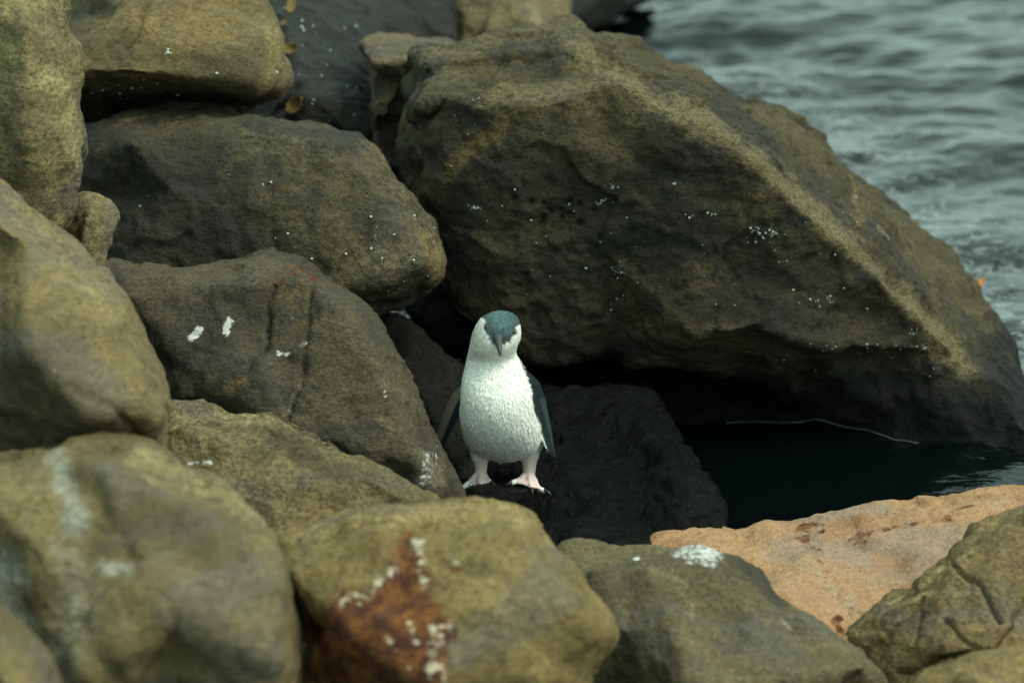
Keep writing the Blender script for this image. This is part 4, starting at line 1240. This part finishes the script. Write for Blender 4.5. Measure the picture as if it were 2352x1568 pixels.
bill_mat = simple_mat('bill', (0.036, 0.040, 0.040), 0.42, 0.45, 220, 0.4, bump=0.3)
vv, ff = loft_mesh(bill([(-0.30, 0.0105, 0.0105, 0.000), (0.0, 0.0100, 0.0090, 0.0005), (0.25, 0.0082, 0.0076, 0.0010), (0.5, 0.0064, 0.0064, 0.0010), (0.72, 0.0048, 0.0054, 0.0008), (0.88, 0.0034, 0.0044, 0.0), (0.97, 0.0020, 0.0028, -0.0018), (1.02, 0.0008, 0.0012, -0.0038)]))
part('upper_bill', vv, ff, bill_mat)
low_mat = simple_mat('bill_lower', (0.06, 0.056, 0.05), 0.45, 0.35, 220, 0.4)
vv, ff = loft_mesh(bill([(-0.25, 0.0092, 0.0050, -0.0060), (0.1, 0.0080, 0.0048, -0.0052), (0.4, 0.0060, 0.0042, -0.0040), (0.7, 0.0040, 0.0034, -0.0032), (0.88, 0.0020, 0.0018, -0.0028)]))
part('lower_bill', vv, ff, low_mat)

eye_mat = simple_mat('eye', (0.018, 0.006, 0.006), 0.08, 0.3, 80, 0.6)
lid_mat = simple_mat('eye_rim', (0.045, 0.040, 0.040), 0.6, 0.3, 200, 0.3)


def uv_sphere(c, r, sq=(1, 1, 1), nu=16, nv=10):
    vv, ff = [], []
    for j in range(nv + 1):
        th = math.pi * j / nv
        for i in range(nu):
            a = 2 * math.pi * i / nu
            vv.append((c[0] + r * sq[0] * math.sin(th) * math.cos(a), c[1] + r * sq[1] * math.sin(th) * math.sin(a), c[2] + r * sq[2] * math.cos(th)))
    for j in range(nv):
        for i in range(nu):
            k = (i + 1) % nu
            ff.append((j * nu + i, (j + 1) * nu + i, (j + 1) * nu + k, j * nu + k))
    return vv, ff


for (ex, ey) in ((1825, 1226), (1927, 1244)):
    h_, n_ = phit(ex, ey)
    c = np.array(h_) - np.array(n_) * 0.0016
    vv, ff = uv_sphere(c, 0.0040)
    e_ = part('eye', vv, ff, eye_mat)
    # rim: a thin ring round the eye
    n_ = np.array(n_); t1 = np.cross(n_, [0, 0, 1]); t1 /= np.linalg.norm(t1); t2 = np.cross(n_, t1)
    secs = []
    for a in np.linspace(0, 2 * math.pi, 18, endpoint=False):
        rr = math.cos(a) * t1 + math.sin(a) * t2
        q_ = np.linspace(0, 2 * math.pi, 8, endpoint=False)
        secs.append(np.array(h_) + rr * 0.0043 + 0.0008 * (np.cos(q_)[:, None] * rr + np.sin(q_)[:, None] * n_))
    vv = np.concatenate(secs)
    ff = []
    for k in range(18):
        for i in range(8):
            j = (i + 1) % 8
            kk = (k + 1) % 18
            ff.append((k * 8 + i, kk * 8 + i, kk * 8 + j, k * 8 + j))
    part('eye_rim', vv, ff, lid_mat, e_, pbase)

claw_mat = simple_mat('claw', (0.016, 0.017, 0.017), 0.4, 0.3, 120, 0.4)
for tips in (tipsL, tipsR):
    for (t1, t2, dv_) in tips:
        secs = tube([t2 - dv_ * 0.005, t2 + dv_ * 0.003 + np.array([0, 0, 0.001]), t2 + dv_ * 0.009 - np.array([0, 0, 0.0015]), t2 + dv_ * 0.0135 - np.array([0, 0, 0.0065])], [0.0046, 0.0040, 0.0026, 0.0006], 10)
        vv, ff = loft_mesh(secs)
        part('claw', vv, ff, claw_mat)

# ------------------------------------------------------------------ small things: snails and barnacles, leaves
shell_mat = simple_mat('shells', (0.42, 0.47, 0.44), 0.5, 0.4, 300, 0.4)
rs = np.random.RandomState(21)


def specks(key, pts, r0=0.0018):
    """tiny pale snails and barnacles clinging to one stone: too small to pick apart"""
    vv, ff = [], []
    for (uu, vv_, nn, spread) in pts:
        for _ in range(nn):
            a, b_ = uu + rs.normal() * spread, vv_ + rs.normal() * spread * 0.6
            h_, n_ = hit(key, a, b_)
            if h_ is None:
                continue
            r = r0 * rs.choice([0.45, 0.6, 0.7, 0.9, 1.3])
            s, f = uv_sphere(np.array(h_) + np.array(n_) * r * 0.3, r, (rs.uniform(0.8, 1.3), 1, rs.uniform(0.7, 1.1)), 7, 4)
            bidx = len(vv)
            vv += s
            ff += [tuple(i + bidx for i in q_) for q_ in f]
    o = ROCKS[key]
    me = mesh_from('barnacles', np.array(vv) - np.array(o.location), ff)
    c = new_obj('barnacles', me, shell_mat, o)
    c['kind'] = 'stuff'


def scatter(box, n):
    return [(rs.uniform(box[0], box[2]), rs.uniform(box[1], box[3]), 1, 0.5) for _ in range(n)]


specks('main', [(1093, 228, 5, 5), (1410, 430, 7, 8), (1385, 460, 8, 8), (1375, 466, 6, 6), (1090, 475, 7, 7), (1100, 480, 3, 5), (1545, 420, 3, 4), (1585, 497, 5, 7), (1640, 492, 5, 6), (1745, 540, 14, 14), (1775, 534, 16, 12), (1735, 530, 5, 8),
                 (1420, 625, 10, 12), (1880, 690, 6, 10), (1910, 690, 5, 14), (2100, 760, 6, 10), (2120, 800, 6, 10), (1990, 800, 6, 14), (1920, 800, 4, 16)]
       + scatter((1100, 420, 1500, 720), 26) + scatter((1550, 430, 2000, 760), 30) + scatter((1750, 780, 2180, 870), 18) + scatter((1020, 250, 1300, 420), 6))
specks('block', [(389, 120, 8, 5), (500, 168, 2, 3), (632, 165, 2, 3)] + scatter((210, 180, 480, 240), 18), 0.0023)
specks('mid', scatter((850, 480, 1000, 690), 16) + scatter((320, 440, 360, 480), 3) + scatter((500, 380, 800, 600), 10), 0.0019)
specks('wall', scatter((640, 20, 830, 300), 22), 0.0025)

leaf_mat = simple_mat('dead_leaf', (0.14, 0.095, 0.030), 0.8, 0.5, 40, 0.2, bump=0.4)
leaf2_mat = simple_mat('bright_leaf', (0.42, 0.16, 0.02), 0.7, 0.3, 60, 0.3)


def leaf(key, uu, vv_, length, width, ang, label, mat=leaf_mat, flat=None):
    if key:
        h_, n_ = hit(key, uu, vv_)
        if h_ is None:
            print('leaf misses', key, uu, vv_)
            return
    else:
        h_, n_ = Vector(P(uu, vv_, dz(vv_, 0.012))), Vector((0, 0, 1))
    n_ = np.array(n_) * 0.6 - Fn * 0.4
    n_ /= np.linalg.norm(n_)
    t = np.array([math.cos(ang), 0, math.sin(ang)])
    t = t - n_ * (t @ n_); t /= np.linalg.norm(t)
    s = np.cross(n_, t)
    vv, ff = [], []
    m = 12
    for i in range(m + 1):
        f_ = i / m
        wd = width * math.sin(math.pi * min(1, f_ * 0.93 + 0.05)) ** 0.8 * (1 + 0.25 * math.sin(i * 2.4))
        for q_ in (-1, -0.5, 0, 0.5, 1):
            curl = 0.35 * width * q_ * q_ + 0.12 * length * (f_ - 0.5) ** 2 * 4 * (0.4 + 0.3 * q_)
            vv.append(np.array(h_) + t * (f_ - 0.5) * length + s * wd * q_ * 0.5 + n_ * (0.006 + curl))
    for i in range(m):
        for k in range(4):
            ff.append((i * 5 + k, i * 5 + k + 1, (i + 1) * 5 + k + 1, (i + 1) * 5 + k))
    vv = np.array(vv)
    base = vv.mean(0)
    me = mesh_from('leaf', vv - base, ff)
    o = new_obj('dead_leaf', me, mat, loc=base)
    so = o.modifiers.new('thickness', 'SOLIDIFY')
    so.thickness = 0.0012
    o['label'] = label
    o['category'] = 'leaf'
    o['group'] = 'dead leaves among the boulders'


leaf('wall', 668, 22, 0.060, 0.022, 1.45, 'narrow curled brown leaf hanging high on the dark shaded boulder')
leaf('wall', 668, 118, 0.034, 0.030, 0.5, 'pale grey-brown leaf beside the right end of the square-edged boulder')
leaf('wall', 683, 243, 0.046, 0.034, 0.9, 'broad brown leaf low in the gap above the dark rounded boulder')
leaf('wall', 652, 58, 0.022, 0.010, 1.2, 'tiny brown leaf scrap below the narrow curled leaf')
leaf('far', 975, 72, 0.022, 0.014, 0.3, 'small yellow-brown leaf against the foot of the olive block')
leaf(None, 2252, 655, 0.030, 0.014, 1.3, 'bright orange leaf floating at the waterline of the biggest boulder', leaf2_mat)

# thin foam line where the still pool meets the biggest stone
fv, ff = [], []
fm_pts = [(1668, 961), (1720, 964), (1790, 975), (1850, 980), (1920, 983), (1985, 987), (2060, 990), (2140, 995), (2200, 1000), (2270, 1006), (2330, 1012)]
us = np.linspace(1668, 2335, 150)
vs_ = []
for a in us:
    found = 985.0
    for b_ in np.arange(925, 1075, 1.5):
        ds = [(np.array(h[0]) - CAMn) @ Fn for h in (hit('main', a, b_), hit('cave', a, b_)) if h[0] is not None]
        if not ds or min(ds) > dz(b_, 0.0):
            found = b_
            break
    vs_.append(found)
vs_ = np.array(vs_)
vs_ = np.convolve(np.pad(vs_, 2, 'edge'), np.ones(5) / 5, 'valid') + 1.5
for i, (a, b_) in enumerate(zip(us, vs_)):
    p = P(a, b_, dz(b_, 0.003))
    wd = 0.0022 * max(0.0, 0.42 + 0.8 * float(perlin(np.array([[a * 0.02, 0.5, 0.5]]))[0]) * 1.6)
    fv += [p + np.array([0, -wd, 0]), p + np.array([0, 0, wd * 0.8]), p + np.array([0, wd, 0])]
for i in range(len(us) - 1):
    for k in (0, 1):
        ff.append((i * 3 + k, i * 3 + k + 1, i * 3 + k + 4, i * 3 + k + 3))
fo = new_obj('foam', mesh_from('foam', fv, ff), simple_mat('foam', (0.13, 0.145, 0.14), 0.7, 0.3, 90))
fo['kind'] = 'stuff'
fo['label'] = 'thin broken line of foam along the foot of the biggest boulder'
